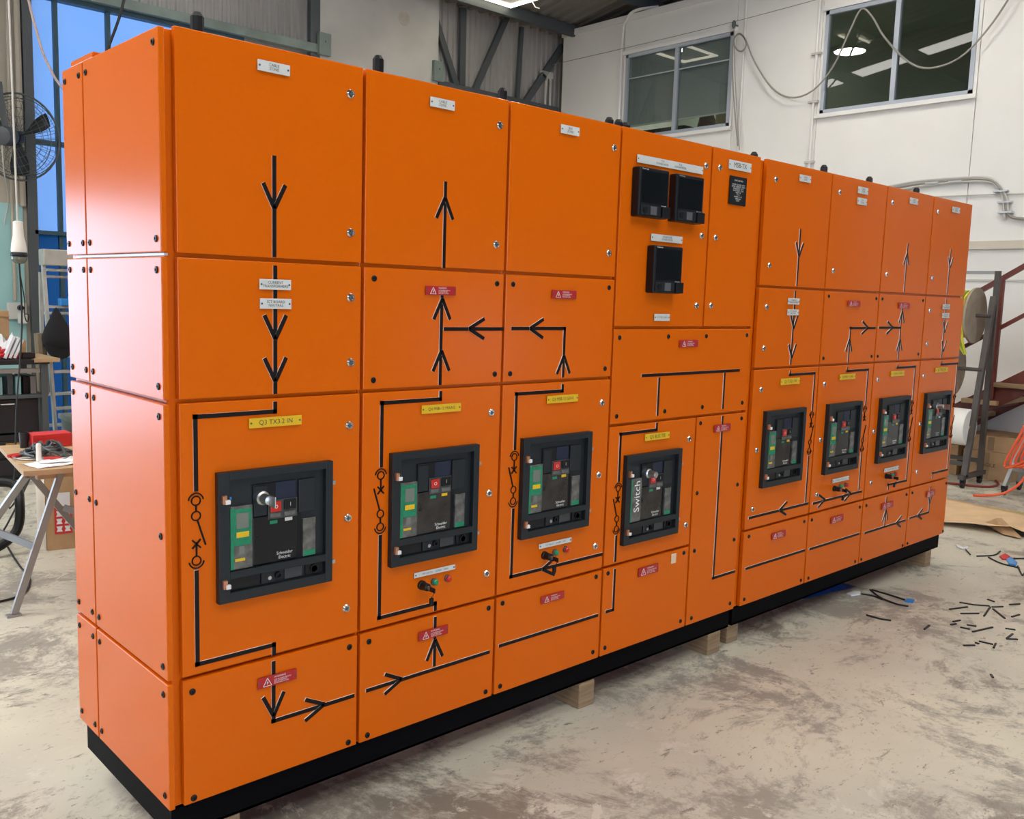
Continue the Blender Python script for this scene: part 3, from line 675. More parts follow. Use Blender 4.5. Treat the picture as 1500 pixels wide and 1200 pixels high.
plate(c1.e, 'nameplate', ((378.3,408.7,424),(424.5,410,425)), M_WHITE, 'CURRENT\nTRANSFORMERS')
plate(c1.e, 'nameplate', ((379,437,452),(425,438,453)), M_WHITE, 'ICT BOARD\nNEUTRAL')
plate(c1.e, 'nameplate', ((363.3,612.5,628),(440,608,621)), M_YEL, 'Q3 TX3.2 IN')
warning(c1.e, ((376,993.6,1009.6),(433,978.6,993.6)))


# ---- second
c2 = Cub(A[1], A[2], 'orange cubicle second from the left end, up arrow on its tall upper door')
for z0, z1, nm in ((R1, T, 'door'), (R2, R1, 'cover_panel'), (R3, R2, 'door'), (B, R3, 'cover_panel')): c2.panel(A[1], A[2], z0, z1, nm)
c2.locks([(731.5,184),(726,358.5),(718.8,604.5),(715.5,722.5),(711.8,840)])
c2.screws([(548,408),(728,415.5),(546.7,557),(724.5,548),(540.3,940),(715.5,891),(538,1077),(711,1013.5)])
c2.line([(652,266),(650,393)]); c2.arrow((651,292), 'u')
c2.line([(646.5,432),(645.5,564)]); c2.arrow((647,440), 'u'); c2.arrow((645.6,516), 'u')
c2.line([(649,482),(737,481.6)]); c2.arrow((688,481.6), 'l')
q = c2.line([(644.8,572.6),(644.8,584.6),(559,590),(558.4,684.5)]); q2 = c2.line([(556.3,783.5),(554.5,905),(637,883),(637,894.5)])
c2.breaker_symbol(q[-1], (q[-1][0], q2[0][1]), True)
c2.line([(636.8,903.3),(635.5,976)]); c2.arrow((636.3,938.8), 'u'); c2.line([(535.2,1011.9),(716.8,952.7)]); c2.arrow((585.3,995), 'r')
plate(c2.e, 'nameplate', ((628.6,141,155.4),(664.3,149.4,163.5)), M_WHITE, 'CABLE\nZONE')
warning(c2.e, ((621.9,418.1,432),(666,420.5,432.8)))
plate(c2.e, 'nameplate', ((616,593.9,606.4),(673.3,589.9,601.9)), M_YEL, 'Q4 MSB-12 MAINS')
plate(c2.e, 'nameplate', ((605,840.5,847.5),(665,825,832.4)), M_WHITE, 'TRIP CIRCUIT    CLOSED    OPEN')
warning(c2.e, ((611.5,925.5,939.3),(654.7,914.8,927.3)))
keyswitch(c2, 617, 857); pilot(c2, 635, 852, M_GRNBTN); pilot(c2, 654.5, 847, M_REDBTN)


# ---- third
c3_ = Cub(A[2], A[3], 'orange cubicle third from the left end, plain upper door above a left-pointing arrow')
for z0, z1, nm in ((R1, T, 'door'), (R2, R1, 'cover_panel'), (R3, R2, 'door'), (B, R3, 'cover_panel')): c3_.panel(A[2], A[3], z0, z1, nm)
c3_.locks([(899,217),(891,371),(881,590),(876,696),(871,800)])
c3_.screws([(751.5,416.5),(892,421.5),(747,547.5),(886,540),(736,883.7),(873,845),(732.3,1005.3),(868.2,955.3)])
c3_.line([(748,481.3),(826.5,480.5),(824,552.8)]); c3_.arrow((776.8,481.3), 'l'); c3_.arrow((825,523), 'u')
q = c3_.line([(823.6,562.4),(823.6,572.6),(756,576.5),(754,659)]); q2 = c3_.line([(751,744.5),(748.9,844.4),(882,812.6)])
c3_.breaker_symbol(q[-1], (q[-1][0], q2[0][1]), True); c3_.arrow((795,833.5), 'l')
c3_.line([(729.8,946.5),(875.5,899.9)])
plate(c3_.e, 'nameplate', ((820,182,195),(847,187.5,200.4)), M_WHITE, 'BUS\nZONE')
warning(c3_.e, ((807.2,424.8,437.3),(842.7,426,437.9)))
plate(c3_.e, 'nameplate', ((799.9,580.2,591.1),(845,576.9,587.9)), M_YEL, 'Q3 MSB-12 GENS')
plate(c3_.e, 'nameplate', ((788,797,804),(835.2,786.6,793.4)), M_WHITE, 'TRIP CIRCUIT    CLOSED    OPEN')
warning(c3_.e, ((791.2,874,884.7),(824.8,864.7,875.3)))
keyswitch(c3_, 797, 813.5); pilot(c3_, 812, 809, M_GRNBTN); pilot(c3_, 827.5, 804.5, M_REDBTN)


# ---- fourth: meters, bus cover, breaker, tall cover
c4 = Cub(A[3], A[5], 'wide orange cubicle in the middle with three dark meters and a narrow right door')
c4.panel(A[3], A[4], Q1, T, 'door'); c4.panel(A[4], A[5], Q1, T, 'door'); c4.panel(A[3], A[5], Q2, Q1, 'cover_panel')
c4.panel(A[3], A[4] - .01, Q3, Q2, 'door'); c4.panel(A[3], A[4] - .01, B, Q3, 'cover_panel'); c4.panel(A[4] - .01, A[5], B, Q2, 'cover_panel')
c4.locks([(1033.5,243),(1027,346),(1019.5,448),(1053.8,246),(1047.3,348.5),(1040.5,448),(1008.5,643),(1003.5,769)])
c4.screws([(907.5,494.7),(979,493),(1034.5,492.5),(1094,491),(903,610),(973.5,602.5),(1028.5,596.4),(1087,590),(890.5,840),(1001.5,810),(885.9,949),(996.5,910),
           (1026,620),(1086,613),(1021,722.5),(1080,710),(1017,807),(1075,790.6),(1012.5,905.5),(1069,884)])
c4.line([(939,550.4),(1083,542)]); c4.line([(965,553),(963.5,609)]); c4.line([(1061,546),(1058.8,599)])
q = c4.line([(961.6,619),(961.6,629.6),(908.8,634),(906,706)]); q2 = c4.line([(902,784),(900.4,823)])
c4.breaker_symbol(q[-1], (q[-1][0], q2[0][1]), True)
c4.line([(900,833),(897.2,893),(886,897)]); c4.line([(1058,609),(1046,846),(1076,836)])
plate(c4.e, 'nameplate', ((932,227.3,239),(1028.3,243.7,255)), M_WHITE, 'TX1                              TX2\nPOWER METER             POWER METER')
plate(c4.e, 'nameplate', ((952.3,342.4,353),(997.7,346.8,357)), M_WHITE, 'GENERATOR\nPOWER METER')
plate(c4.e, 'nameplate', ((957,459.6,469.8),(979.3,460.2,470.3)), M_WHITE, 'CT TEST LINKS')
plate(c4.e, 'nameplate', ((1066.3,233.7,247.7),(1099,240,253.3)), M_WHITE, 'MSB-TX')
o = plate(c4.e, 'rating_plate', ((1068,257.4,299.5),(1092.5,261,303)), M_BLACK, None, screws=False)
x0, x1, z0, z1 = rect_px((1068,257.4,299.5),(1092.5,261,303))
lines = 'SWITCHBOARD\n\nRATED VOLTAGE  415 V\nRATED CURRENT  2500 A\nFREQUENCY  50 Hz\nFAULT LEVEL  50 kA\nFORM  3b\nIP  42\nPHASES  3 + N\nSERIAL No\nDATE'
inst('lettering', text_mesh(lines, .009, M_WINK), o, Matrix.Translation(((x0 + x1) / 2, -.0082, (z0 + z1) / 2)))
warning(c4.e, ((994,498,508.8),(1021,498,508)))
plate(c4.e, 'nameplate', ((943.3,636,646),(979,632,641.7)), M_YEL, 'Q5 BUS TIE')
warning(c4.e, ((934,832,844),(962.8,825,838)))
warning(c4.e, ((1044.8,622,632.8),(1068.8,620.8,630.8)))
plate(c4.e, 'sticker', R4(983, 990, 811, 825), mat('beige_sticker', (0.72, 0.55, 0.36), rough=.7), None, screws=False, y=-.0002)
def meter(px, py):
    x, z = fp(px, py, -.04); w_, h = .092, .094
    o = build('power_meter', MB().box((x - w_, -.04, z - h), (x + w_, 0, z + h), c=.006), M_BLACK, c4.e)
    build('screen', MB().box((x - w_ + .016, -.0415, z - h + .052), (x + w_ - .012, -.0395, z + h - .014), c=.0006), M_METER, o)
    build('key_strip', MB().box((x - w_ + .014, -.0425, z - h + .008), (x + w_ - .05, -.0395, z - h + .044), c=.001), M_CHAR, o)
    build('navigation_button', MB().box((x - .022, -.0445, z - h + .010), (x + .016, -.042, z - h + .042), c=.001), mat('grey_button', (0.10, 0.10, 0.105), rough=.3), o)
    build('button', MB().lathe([(.013, -.0425), (.013, -.046), (0, -.046)], (x - .055, 0, z - h + .026), (0, 1, 0), 14), M_BLACK, o)
    build('corner_block', MB().box((x + .046, -.05, z - h + .002), (x + w_ + .002, -.040, z - h + .046), c=.002), M_BLACK, o)
    inst('lettering', text_mesh('PowerLogic', .008, M_WINK, 'LEFT'), o, Matrix.Translation((x - w_ + .014, -.0406, z + h - .007)))
    inst('lettering', text_mesh('Schneider', .008, M_WINK), o, Matrix.Translation((x + w_ - .03, -.0406, z - h + .048)))
meter(958.5, 283); meter(1011, 292); meter(979, 395.5)


# ---- right-hand section
def right_cub(i, label, rows):
    c = Cub(D[i], D[i + 1], label, D[i] - .012 if i == 0 else None)
    for (z0, z1), nm in zip(((R1, T), (R2 + .003, R1), (R3, R2 + .003), (B, R3)), rows): c.panel(D[i], D[i + 1], z0, z1, nm)
    return c
d1 = right_cub(0, 'orange cubicle just right of the dark joint, first of the farther four', ('door', 'door', 'door', 'cover_panel'))
d2 = right_cub(1, 'orange cubicle second in the farther four, two white plates on its upper door', ('door', 'cover_panel', 'door', 'cover_panel'))
d3 = right_cub(2, 'orange cubicle third in the farther four, up arrow on its upper door', ('door', 'cover_panel', 'door', 'cover_panel'))
d4 = right_cub(3, 'orange cubicle at the far right end, chrome key in its breaker', ('door', 'door', 'door', 'cover_panel'))
d1.locks([(1135.8,263),(1126,389),(1122,449.7),(1118,510.5),(1113.9,571),(1107.5,659.5),(1101.5,746)])
d2.locks([(1229.3,282),(1219.7,396.8),(1207,563),(1201,644.5),(1195.4,724.7)])
d3.locks([(1306.5,297),(1297.8,402),(1284.8,556.5),(1279,632),(1275,707)])
d4.locks([(1373.2,310.5),(1364.8,407.5),(1361,455),(1356.8,503.4),(1352,550.5),(1347,621),(1342,691)])
d1.screws([(1097,786),(1178,764),(1090,878),(1173,850)])
d2.screws([(1214,434),(1283.5,437.5),(1206,525),(1276.5,522),(1189,761.6),(1259.3,743),(1184,847),(1252.5,822.5)])
d3.screws([(1292.6,438),(1352,440.4),(1285.5,522),(1345,518.7),(1269,740.6),(1327.6,724.4),(1261.5,819.5),(1322,799)])
d4.screws([(1336.3,722),(1386,708),(1329,796),(1381,778)])
d1.line([(1172,335.3),(1167,419)]); d1.arrow((1169.5,374.4), 'd')
d1.line([(1164.5,426),(1159,534.5)]); d1.arrow((1161.6,480), 'd'); d1.arrow((1158.8,523), 'd')
q = d1.line([(1157,542.4),(1157,549),(1192.9,548),(1189,602)]); q2 = d1.line([(1184,667),(1180.3,736)])
d1.breaker_symbol(q[-1], (q[-1][0], q2[0][1]), True, 1)
d1.line([(1095.8,759),(1183.5,738.4)]); d1.arrow((1141.7,747), 'l'); d1.line([(1091,833.3),(1178,807)])
d2.line([(1241.5,531),(1245,480.6),(1281.7,480.6)]); d2.arrow((1269.8,480.2), 'r'); d2.arrow((1243.5,498), 'u')
q = d2.line([(1241,537.3),(1241,543.5),(1271.2,541.8),(1266,594)]); q2 = d2.line([(1261.5,663),(1258.5,717)])
d2.breaker_symbol(q[-1], (q[-1][0], q2[0][1]), True, 1)
d2.line([(1189.5,737.7),(1262,718.7)]); d2.arrow((1206.6,732), 'r'); d2.arrow((1244.6,722.8), 'r'); d2.line([(1184.5,804.8),(1258,782)])
d3.line([(1329.5,356.5),(1325,428)]); d3.arrow((1328,372), 'u')
d3.line([(1321,451),(1316,527)]); d3.arrow((1321,457), 'u'); d3.arrow((1317.6,498), 'u'); d3.line([(1286.8,480),(1319,480)]); d3.arrow((1306,480), 'r')
q = d3.line([(1314.6,533.6),(1314.6,538.7),(1340.3,537.3),(1335.7,586)]); q2 = d3.line([(1331.6,648),(1327.5,703.5),(1301,710),(1300.4,717.5)])
d3.breaker_symbol(q[-1], (q[-1][0], q2[0][1]), True, 1)
d3.line([(1298.4,727.3),(1296,770)]); d3.arrow((1297,748), 'u'); d3.line([(1265.5,781),(1325.9,761.5)]); d3.arrow((1312.6,766), 'l')
d4.line([(1392.5,365),(1388.5,431)]); d4.arrow((1390.8,392), 'd')
d4.line([(1386,437),(1380,524)]); d4.arrow((1383,486), 'd'); d4.arrow((1381,514), 'd')
q = d4.line([(1378.9,528.5),(1378.9,534),(1402,533),(1397,577)]); q2 = d4.line([(1391,643),(1387.5,687.7),(1366,693),(1365.4,701)])
d4.breaker_symbol(q[-1], (q[-1][0], q2[0][1]), True, 1)
d4.line([(1363,711.5),(1360.5,750),(1331,759)]); d4.arrow((1361,737), 'd'); d4.arrow((1344,755), 'l')
W_ = M_WHITE
plate(d1.e, 'nameplate', R4(1170,1186.5,257,267), W_, 'CABLE\nZONE')
plate(d2.e, 'nameplate', R4(1255.6,1270.4,274.5,284.5), W_, 'CABLE\nZONE'); plate(d2.e, 'nameplate', R4(1254.8,1268.4,290.5,300.5), W_, 'BUS\nZONE')
plate(d3.e, 'nameplate', R4(1331.6,1343.5,290.5,299.5), W_, 'CABLE\nZONE'); plate(d4.e, 'nameplate', R4(1393.9,1405,303.8,312), W_, 'CABLE\nZONE')
plate(d1.e, 'nameplate', R4(1152.8,1169.5,437,446), W_, 'CURRENT\nTRANSFORMERS'); plate(d1.e, 'nameplate', R4(1152,1168.4,453.2,462), W_, 'ICT BOARD\nNEUTRAL')
plate(d4.e, 'nameplate', R4(1379.7,1390.2,445.8,453), W_, 'CURRENT\nTRANSFORMERS'); plate(d4.e, 'nameplate', R4(1378.9,1389.3,458.8,466), W_, 'ICT BOARD\nNEUTRAL')
warning(d2.e, R4(1240.6,1259,440.5,449.3)); warning(d3.e, R4(1315,1331.3,443.5,452))
plate(d1.e, 'nameplate', ((1142.3,554.8,564.3),(1169.9,553,562)), M_YEL, 'Q1 TX3.1 IN'); plate(d2.e, 'nameplate', ((1228.7,548.8,556.5),(1251.5,547,555)), M_YEL, 'Q2 MSB-11 GENS')
plate(d3.e, 'nameplate', ((1303.7,543.8,551.6),(1323.4,542.8,550)), M_YEL, 'Q2 MSB-11 MAINS'); plate(d4.e, 'nameplate', ((1369,539,546),(1387,537.8,544.6)), M_YEL, 'Q1 TX3.2 IN')
warning(d1.e, ((1129,780.5,790),(1149.6,776.5,786))); warning(d2.e, ((1216,757,766.5),(1234,753.5,763)))
warning(d3.e, ((1290.4,737.5,746),(1307.2,734,742.5))); warning(d4.e, ((1356.3,719.5,728),(1368.6,717,725.5)))
plate(d2.e, 'nameplate', ((1218.3,701.3,707),(1242,697.5,703)), W_, 'TRIP CIRCUIT    CLOSED    OPEN'); plate(d3.e, 'nameplate', ((1294,686.5,692),(1314.8,682,687.4)), W_, 'TRIP CIRCUIT    CLOSED    OPEN')
keyswitch(d2, 1221.5, 715.5); pilot(d2, 1230, 712, M_GRNBTN); pilot(d2, 1238, 710, M_REDBTN)
keyswitch(d3, 1297.5, 697.5); pilot(d3, 1304.5, 696, M_GRNBTN); pilot(d3, 1310.5, 694, M_REDBTN)


for px, py, h in ((289,40,.085),(554,104,.085),(735.5,155,.075),(892,190,.06),(905.5,193,.06),(916,196,.055),(1104,235,.055),(1206,260,.07),(1272,273,.065),(1337,287,.065)):
    x, z = fp(px, py, .12); zt = T - .006
    own = next(c for c, x1 in ((c1, A[1]), (c2, A[2]), (c3_, A[3]), (c4, A[5]), (d1, D[1]), (d2, D[2]), (d3, D[3]), (d4, D[4])) if x + .02 < x1)
    x = max(x, own.body.matrix_basis.translation.x + own.e.matrix_basis.translation.x - own.half + .022)
    build('cable_gland', MB().lathe([(.02, 0), (.02, .018), (.015, .02), (.015, .028), (.018, .03), (.018, h - .012), (.010, h), (0, h)], (x, .12, zt), (0, 0, 1), 8), M_BLACK, own.e)

# ---- circuit breakers: drawn into the door, each a thing of its own
BW, BH = .362, .371
M_CARRIER = mat('grey_pushbutton_surround', (0.045, 0.047, 0.05), rough=.3)
def lx(v): return v - BW / 2
def lz(v): return BH / 2 - v
def bxx(x0, x1, z0, z1, y0, y1, c=.001, mi=0, mb=None): return (mb or MB()).box((lx(x0), y0, lz(z1)), (lx(x1), y1, lz(z0)), mi, c)
def make_breaker(label, x, z, key=False, cover=M_BROWNGLOSS, switch=False):
    e = thing('circuit_breaker', label, 'circuit breaker', (x, 0, z), group='air circuit breakers in the switchboard doors')
    YF = -.022
    mb = MB()
    for a in ((0, .033, 0, BH), (.338, BW, 0, BH), (.033, .338, 0, .022), (.033, .338, .283, .304), (.033, .338, .343, BH)): bxx(*a, YF, -.0002, .0012, 0, mb)
    build('bezel', mb, M_CHAR, e, local=True)
    build('back_plate', bxx(.03, .34, .02, .345, -.004, -.0002), M_CHAR, e, local=True)
    tu = build('trip_unit', bxx(.037, .104, .100, .281, -.016, -.004, .002), M_GREY, e, local=True)
    def sub(name, mbx, m, par): 
        o0 = mbx.bbc(); me = mbx.mesh(name, o0); me.materials.append(m)
        o = bpy.data.objects.new(name, me); COL.objects.link(o); return put(o, par, WM[e.name] @ Matrix.Translation(o0))
    sub('green_edge', bxx(.0365, .047, .104, .280, -.0168, -.0155, .0004), M_GREEN, tu)
    if switch:
        sub('lettering_panel', bxx(.047, .103, .106, .278, -.0172, -.0158, .0004), M_GREY, tu)
        inst('lettering', text_mesh('Switch', .05, M_WINK, 'CENTER', True), tu, WM[e.name] @ Matrix.Translation((lx(.077), -.0178, lz(.175))))
    else:
        sub('green_board', bxx(.047, .100, .108, .213, -.0172, -.0158, .0004), M_GREEN, tu)
        sub('display', bxx(.054, .091, .120, .164, -.0180, -.0168, .0004), M_SCREEN, tu)
        sub('yellow_sticker', bxx(.054, .092, .174, .190, -.0179, -.0168, .0003), M_YEL, tu)
        sub('yellow_sticker', bxx(.050, .080, .250, .258, -.0170, -.0158, .0003), M_YEL, tu)
        sub('dial_label', bxx(.062, .078, .215, .238, -.0170, -.0158, .0003), M_SCREEN, tu)
    build('upper_block', bxx(.108, .243, .046, .138, -.010, -.004), M_CHAR2, e, local=True)
    build('upper_label', bxx(.178, .242, .046, .096, -.0112, -.0098, .0004), M_NAVY, e, local=True)
    build('side_block', bxx(.110, .150, .052, .138, -.013, -.0098), M_CHAR, e, local=True)
    cv = build('front_cover', bxx(.106, .246, .140, .281, -.013, -.004, .003), cover, e, local=True)
    inst('lettering', text_mesh('Schneider\nElectric', .013, M_WINK), cv, WM[e.name] @ Matrix.Translation((lx(.205), -.0136, lz(.262))))
    sub('emblem', MB().lathe([(.005, -.013), (.005, -.0142), (0, -.0142)], (lx(.118), 0, lz(.197)), (0, 1, 0), 10), M_BLACK, cv)
    sr = build('button_surround', bxx(.152, .245, .096, .152, -.016, -.0098), M_CARRIER, e, local=True)
    sub('off_button', bxx(.157, .191, .101, .131, -.021, -.016, .002), M_REDBTN, sr)
    sub('on_button', bxx(.201, .240, .099, .128, -.021, -.016, .002), M_BLACK, sr)
    inst('lettering', text_mesh('O', .016, M_WINK), sr, WM[e.name] @ Matrix.Translation((lx(.174), -.0215, lz(.116))))
    inst('lettering', text_mesh('I', .016, M_WINK), sr, WM[e.name] @ Matrix.Translation((lx(.220), -.0215, lz(.113))))
    for a, b in ((.158, .190), (.203, .238)):
        sub('indicator_window', bxx(a, b, .134, .147, -.0172, -.0158, .0004), M_GREY, sr)
    build('spring_flag', bxx(.158, .182, .156, .166, -.0142, -.0128, .0003), M_GREEN, e, local=True)
    build('ready_flag', bxx(.206, .230, .153, .163, -.0142, -.0128, .0003), M_WHITE if key else M_YEL, e, local=True)
    build('slot', bxx(.248, .264, .135, .279, -.0046, -.0038, .0002), M_BLACK, e, local=True)
    build('right_block', bxx(.252, .308, .046, .145, -.012, -.004, .002), M_CHAR, e, local=True)
    pk = build('document_pocket', bxx(.267, .309, .165, .280, -.012, -.004, .001), M_GREY, e, local=True)
    sub('green_label', bxx(.269, .307, .262, .279, -.0132, -.0118, .0003), M_GREEN, pk)
    build('blue_dot', bxx(.040, .046, .073, .081, -.0055, -.0038, .0003), M_BLUE, e, local=True)
    build('racking_drawer', bxx(.037, .127, .307, .340, -.010, -.004), M_CHAR2, e, local=True)
    build('racking_switch', bxx(.133, .172, .307, .340, -.011, -.004), M_CHAR, e, local=True)
    build('position_pointer', MB().lathe([(.006, -.011), (.006, -.016), (0, -.016)], (lx(.157), 0, lz(.324)), (0, 1, 0), 10), M_STEEL, e, local=True)
    build('crank_socket', MB().lathe([(.010, -.004), (.010, -.012), (.006, -.012), (.006, -.006), (0, -.006)], (lx(.188), 0, lz(.323)), (0, 1, 0), 14), M_BLACK, e, local=True)
    build('position_label', bxx(.208, .266, .308, .339, -.0085, -.004), M_CARRIER, e, local=True)
    ms = MB(); bxx(.277, .333, .306, .341, -.009, -.004, .001, 0, ms); ms.lathe([(.014, -.009), (.014, -.013), (.010, -.013), (.010, -.009)], (lx(.305), 0, lz(.324)), (0, 1, 0), 14)
    build('padlock_socket', ms, M_BLACK, e, local=True)
    for z_ in (.078, .318):
        h = build('hinge', MB().box((lx(.008), YF - .012, lz(z_ + .008)), (lx(.02), YF, lz(z_ - .016)), 0, .001), M_COPPER, e, local=True)
        sub('hinge_pin', MB().box((lx(.014), YF - .016, lz(z_ + .008)), (lx(.028), YF - .006, lz(z_ - .004)), 0, .001), M_EDGE, h)
    for z_ in (.062, .306): build('latch_clip', MB().box((lx(BW - .004), -.018, lz(z_ + .012)), (lx(BW + .012), -.0005, lz(z_)), 0, .001), M_STEEL, e, local=True)
    if key:
        kc = build('lock_cylinder', MB().lathe([(.020, -.010), (.020, -.034), (.015, -.038), (.013, -.070), (.009, -.072), (0, -.072)], (lx(.127), 0, lz(.082)), (0, 1, 0), 16), M_STEEL, e, True, local=True)
        if key != 'nokey':
            sub('key', MB().box((lx(.1255), -.105, lz(.098)), (lx(.1285), -.070, lz(.066)), 0, .001), M_STEEL, kc)
    return e
bz = .958
make_breaker('leftmost circuit breaker, lock cylinder and key over its red button', .284, bz, True, M_CHAR2)
make_breaker('circuit breaker above the green and red lamps in the second cubicle', .863, bz)
make_breaker('circuit breaker above the dangling key in the third cubicle', 1.434, bz)
make_breaker('lower-set circuit breaker with upright Switch lettering below the three meters', 2.009, .841, 'nokey', M_BROWNGLOSS, True)
make_breaker('circuit breaker just right of the dark joint with no lamps below', 3.016, bz)
make_breaker('circuit breaker above lamps in the second of the farther four cubicles', 3.604, bz)
make_breaker('circuit breaker above lamps in the third of the farther four cubicles', 4.194, bz)
make_breaker('rightmost circuit breaker, chrome lock and key sticking out', 4.779, bz, True, M_CHAR2)

# ---- plinths and timber packers
def plinth(x0, x1, label):
    e = thing('steel_plinth', label, 'plinth', ((x0 + x1) / 2, .37, .10))
    build('front_rail', MB().box((x0, .03, .105), (x1, .045, .198)).box((x0, .03, .105), (x1, .09, .113)).box((x0, .03, .190), (x1, .09, .198)), M_PLINTH, e)
    build('rear_rail', MB().box((x0, .70, .105), (x1, .715, .198)), M_PLINTH, e)
    for x in (x0, x1 - .015): build('end_rail', MB().box((x, .046, .105), (x + .015, .699, .198)), M_PLINTH, e)
plinth(-.02, 2.695, 'black steel plinth under the nearer left half of the switchboard')
plinth(2.722, 5.075, 'black steel plinth under the farther right half of the switchboard')
def block(px0, px1, label, yf, rot=0.0):
    p = on('z', 0, *px0); q = on('z', 0, *px1)
    x0, x1 = p.x, q.x
    tag(build('timber_block', MB().box((x0, yf, 0.0), (x1, yf + .55, .104), c=.004), M_TIMBER), label, 'timber block', 'timber packers under the plinth')
def blk(x0, x1, yf, label, yl=.6):
    tag(build('timber_block', MB().box((x0, yf, 0.0), (x1, yl, .104), c=.004), M_TIMBER), label, 'timber block', 'timber packers under the plinth')
blk(1.645, 1.735, .02, 'timber block under the third cubicle, nearest clear of the shadow')
blk(2.535, 2.635, .03, 'left one of two timber blocks side by side under the plinth joint')
blk(2.735, 2.83, .06, 'right one of two timber blocks side by side under the plinth joint')
blk(4.90, 4.98, .03, 'timber block under the far right end of the switchboard')
blk(.10, .19, .035, 'timber block under the near left corner at the bottom edge')

# ================================================================ left background
def fan():
    c = CAM_C + ray(26, 201) * 8.9; R_ = .405
    e = thing('wall_fan', 'black industrial wall fan with wire cage by the blue tarp', 'fan', c)
    ax = Vector((.80, -.46, -.22)).normalized() * -1
    ax = (ray(26, 201).normalized() * .86 + Vector((.75, -.55, -.05)) * .45).normalized()      # faces away to the right
    a = ax.cross(Vector((0, 0, 1))).normalized(); b = a.cross(ax)
    def P(rr, t, h): return c + ax * h + (a * math.cos(t) + b * math.sin(t)) * rr
    n = 40
    for h, rr, tr in ((.0, R_, .010), (.075, R_ * .90, .004), (-.075, R_ * .90, .004)):
        build('cage_ring', MB().tube([P(rr, 2 * math.pi * i / n, h) for i in range(n)], tr, 5, closed=True), M_DARKSTEEL, e, True)
    for side in (1, -1):
        mb = MB()
        for rr in (.12, .2, .28, .34): mb.tube([P(rr, 2 * math.pi * i / 30, side * (.10 - .03 * (rr / R_) ** 3)) for i in range(30)], .002, 4, closed=True)
        for i in range(36):
            t = 2 * math.pi * i / 36
            mb.tube([P(.05, t, side * .10), P(.25, t + .12, side * .098), P(.35, t + .16, side * .08), P(R_, t + .18, 0)], .002, 4)
        build('wire_grille', mb, M_DARKSTEEL, e)
    for k in range(3):
        t0 = 2 * math.pi * k / 3 + .5; mb = MB(); vv = []
        for i in range(7):
            rr = .06 + .30 * i / 6
            for s in (-1, 0, 1): vv.append(P(rr, t0 + s * (.18 + .12 * math.sin(i / 6 * 3.0)), s * .035 + .0))
        mb.add(vv, [(i * 3 + j, i * 3 + j + 1, i * 3 + j + 4, i * 3 + j + 3) for i in range(6) for j in range(2)])
        bl = build('blade', mb, M_CHAR, e, True); md = bl.modifiers.new('thickness', 'SOLIDIFY'); md.thickness = .004
    build('hub', MB().lathe([(.03, -.06), (.06, -.05), (.06, .04), (.02, .07)], c, ax, 16), M_BLACK, e, True)
    build('motor', MB().lathe([(.05, -.30), (.085, -.28), (.09, -.14), (.07, -.10), (.04, -.06)], c, ax, 18), M_DARKSTEEL, e, True)
    br_ = MB().bar(c - ax * .2 + Vector((0, 0, .05)), c - ax * .2 + Vector((-.05, 0, .46)), .05, .03)
    br_.bar(c - ax * .2 + Vector((-.05, 0, .46)), (1.45, YB - .01, 3.32), .07, .07)
    br_.box((1.36, YB - .03, 3.2), (1.56, YB - .001, 3.45))
    build('bracket', br_, M_DARKSTEEL, e)
    build('power_cord', MB().tube(arc_smooth([c - ax * .28, c - ax * .25 + Vector((.02, .1, -.3)), (1.66, YB - .05, 2.45), (1.62, YB - .03, 2.2)], 5), .006, 5), M_PVC, e, True)
fan()
tag(build('wall_conduit', MB().tube([(1.70, YB - .03, 1.45), (1.70, YB - .03, 2.4), (1.72, YB - .03, 4.6)], .018, 6).tube([(1.80, YB - .03, 2.4), (1.80, YB - .03, 4.6)], .03, 6), M_BEIGE), 'beige conduit running up the wall behind the fan', 'conduit')
gp = thing('power_outlet', 'white double power outlet on the teal wall', 'outlet', (1.72, YB - .01, 1.28))
build('wall_plate', MB().box((1.62, YB - .04, 1.26), (1.80, YB - .013, 1.43), c=.006), M_WHITE, gp)
build('plug', MB().lathe([(.03, 0), (.025, .05)], (1.74, YB - .04, 1.38), (0, -1, 0), 10), M_BLACK, gp, True)
build('plug', MB().box((1.71, YB - .1, 1.22), (1.79, YB - .04, 1.32), c=.01), M_WHITE, gp)
p0 = on('y', 4.6, 27, 350)
pd = thing('pendant_outlet', 'white pendant power outlet hanging on a cord before the teal wall', 'outlet', (p0.x, p0.y, p0.z - .12))
build('cord', MB().tube(arc_smooth([(p0.x, p0.y, p0.z + .1), (p0.x - .005, p0.y, 2.6), (p0.x - .02, p0.y, roof_z(p0.y) - .1)], 4), .007, 6), M_PVC, pd, True)
build('housing', MB().lathe([(.018, .12), (.03, .115), (.034, .02), (.045, -.03), (.05, -.075), (.048, -.09)], p0, (0, 0, 1), 14), M_WROLL, pd, True)
build('socket_ring', MB().lathe([(.05, -.09), (.054, -.10), (.054, -.115), (.035, -.12)], p0, (0, 0, 1), 14), M_CHAR, pd, True)
build('clear_cap', MB().lathe([(.05, -.12), (.05, -.14), (.03, -.165), (0, -.17)], p0, (0, 0, 1), 14), M_SCREEN, pd, True)
pb = on('y', 4.45, 14, 760)
cable('hanging_lead', [p0 + Vector((0, 0, -.16)), p0 + Vector((0, -.01, -.6)), on('y', 4.5, 24, 600), on('y', 4.45, 22, 690), on('y', 4.42, 14, 745), (.80, 4.30, .35), (.55, 4.1, .01), (.3, 3.7, .008)], .006, M_BCABLE, 'black lead dropping from the pendant outlet past the workbench', 'cable', k=5)
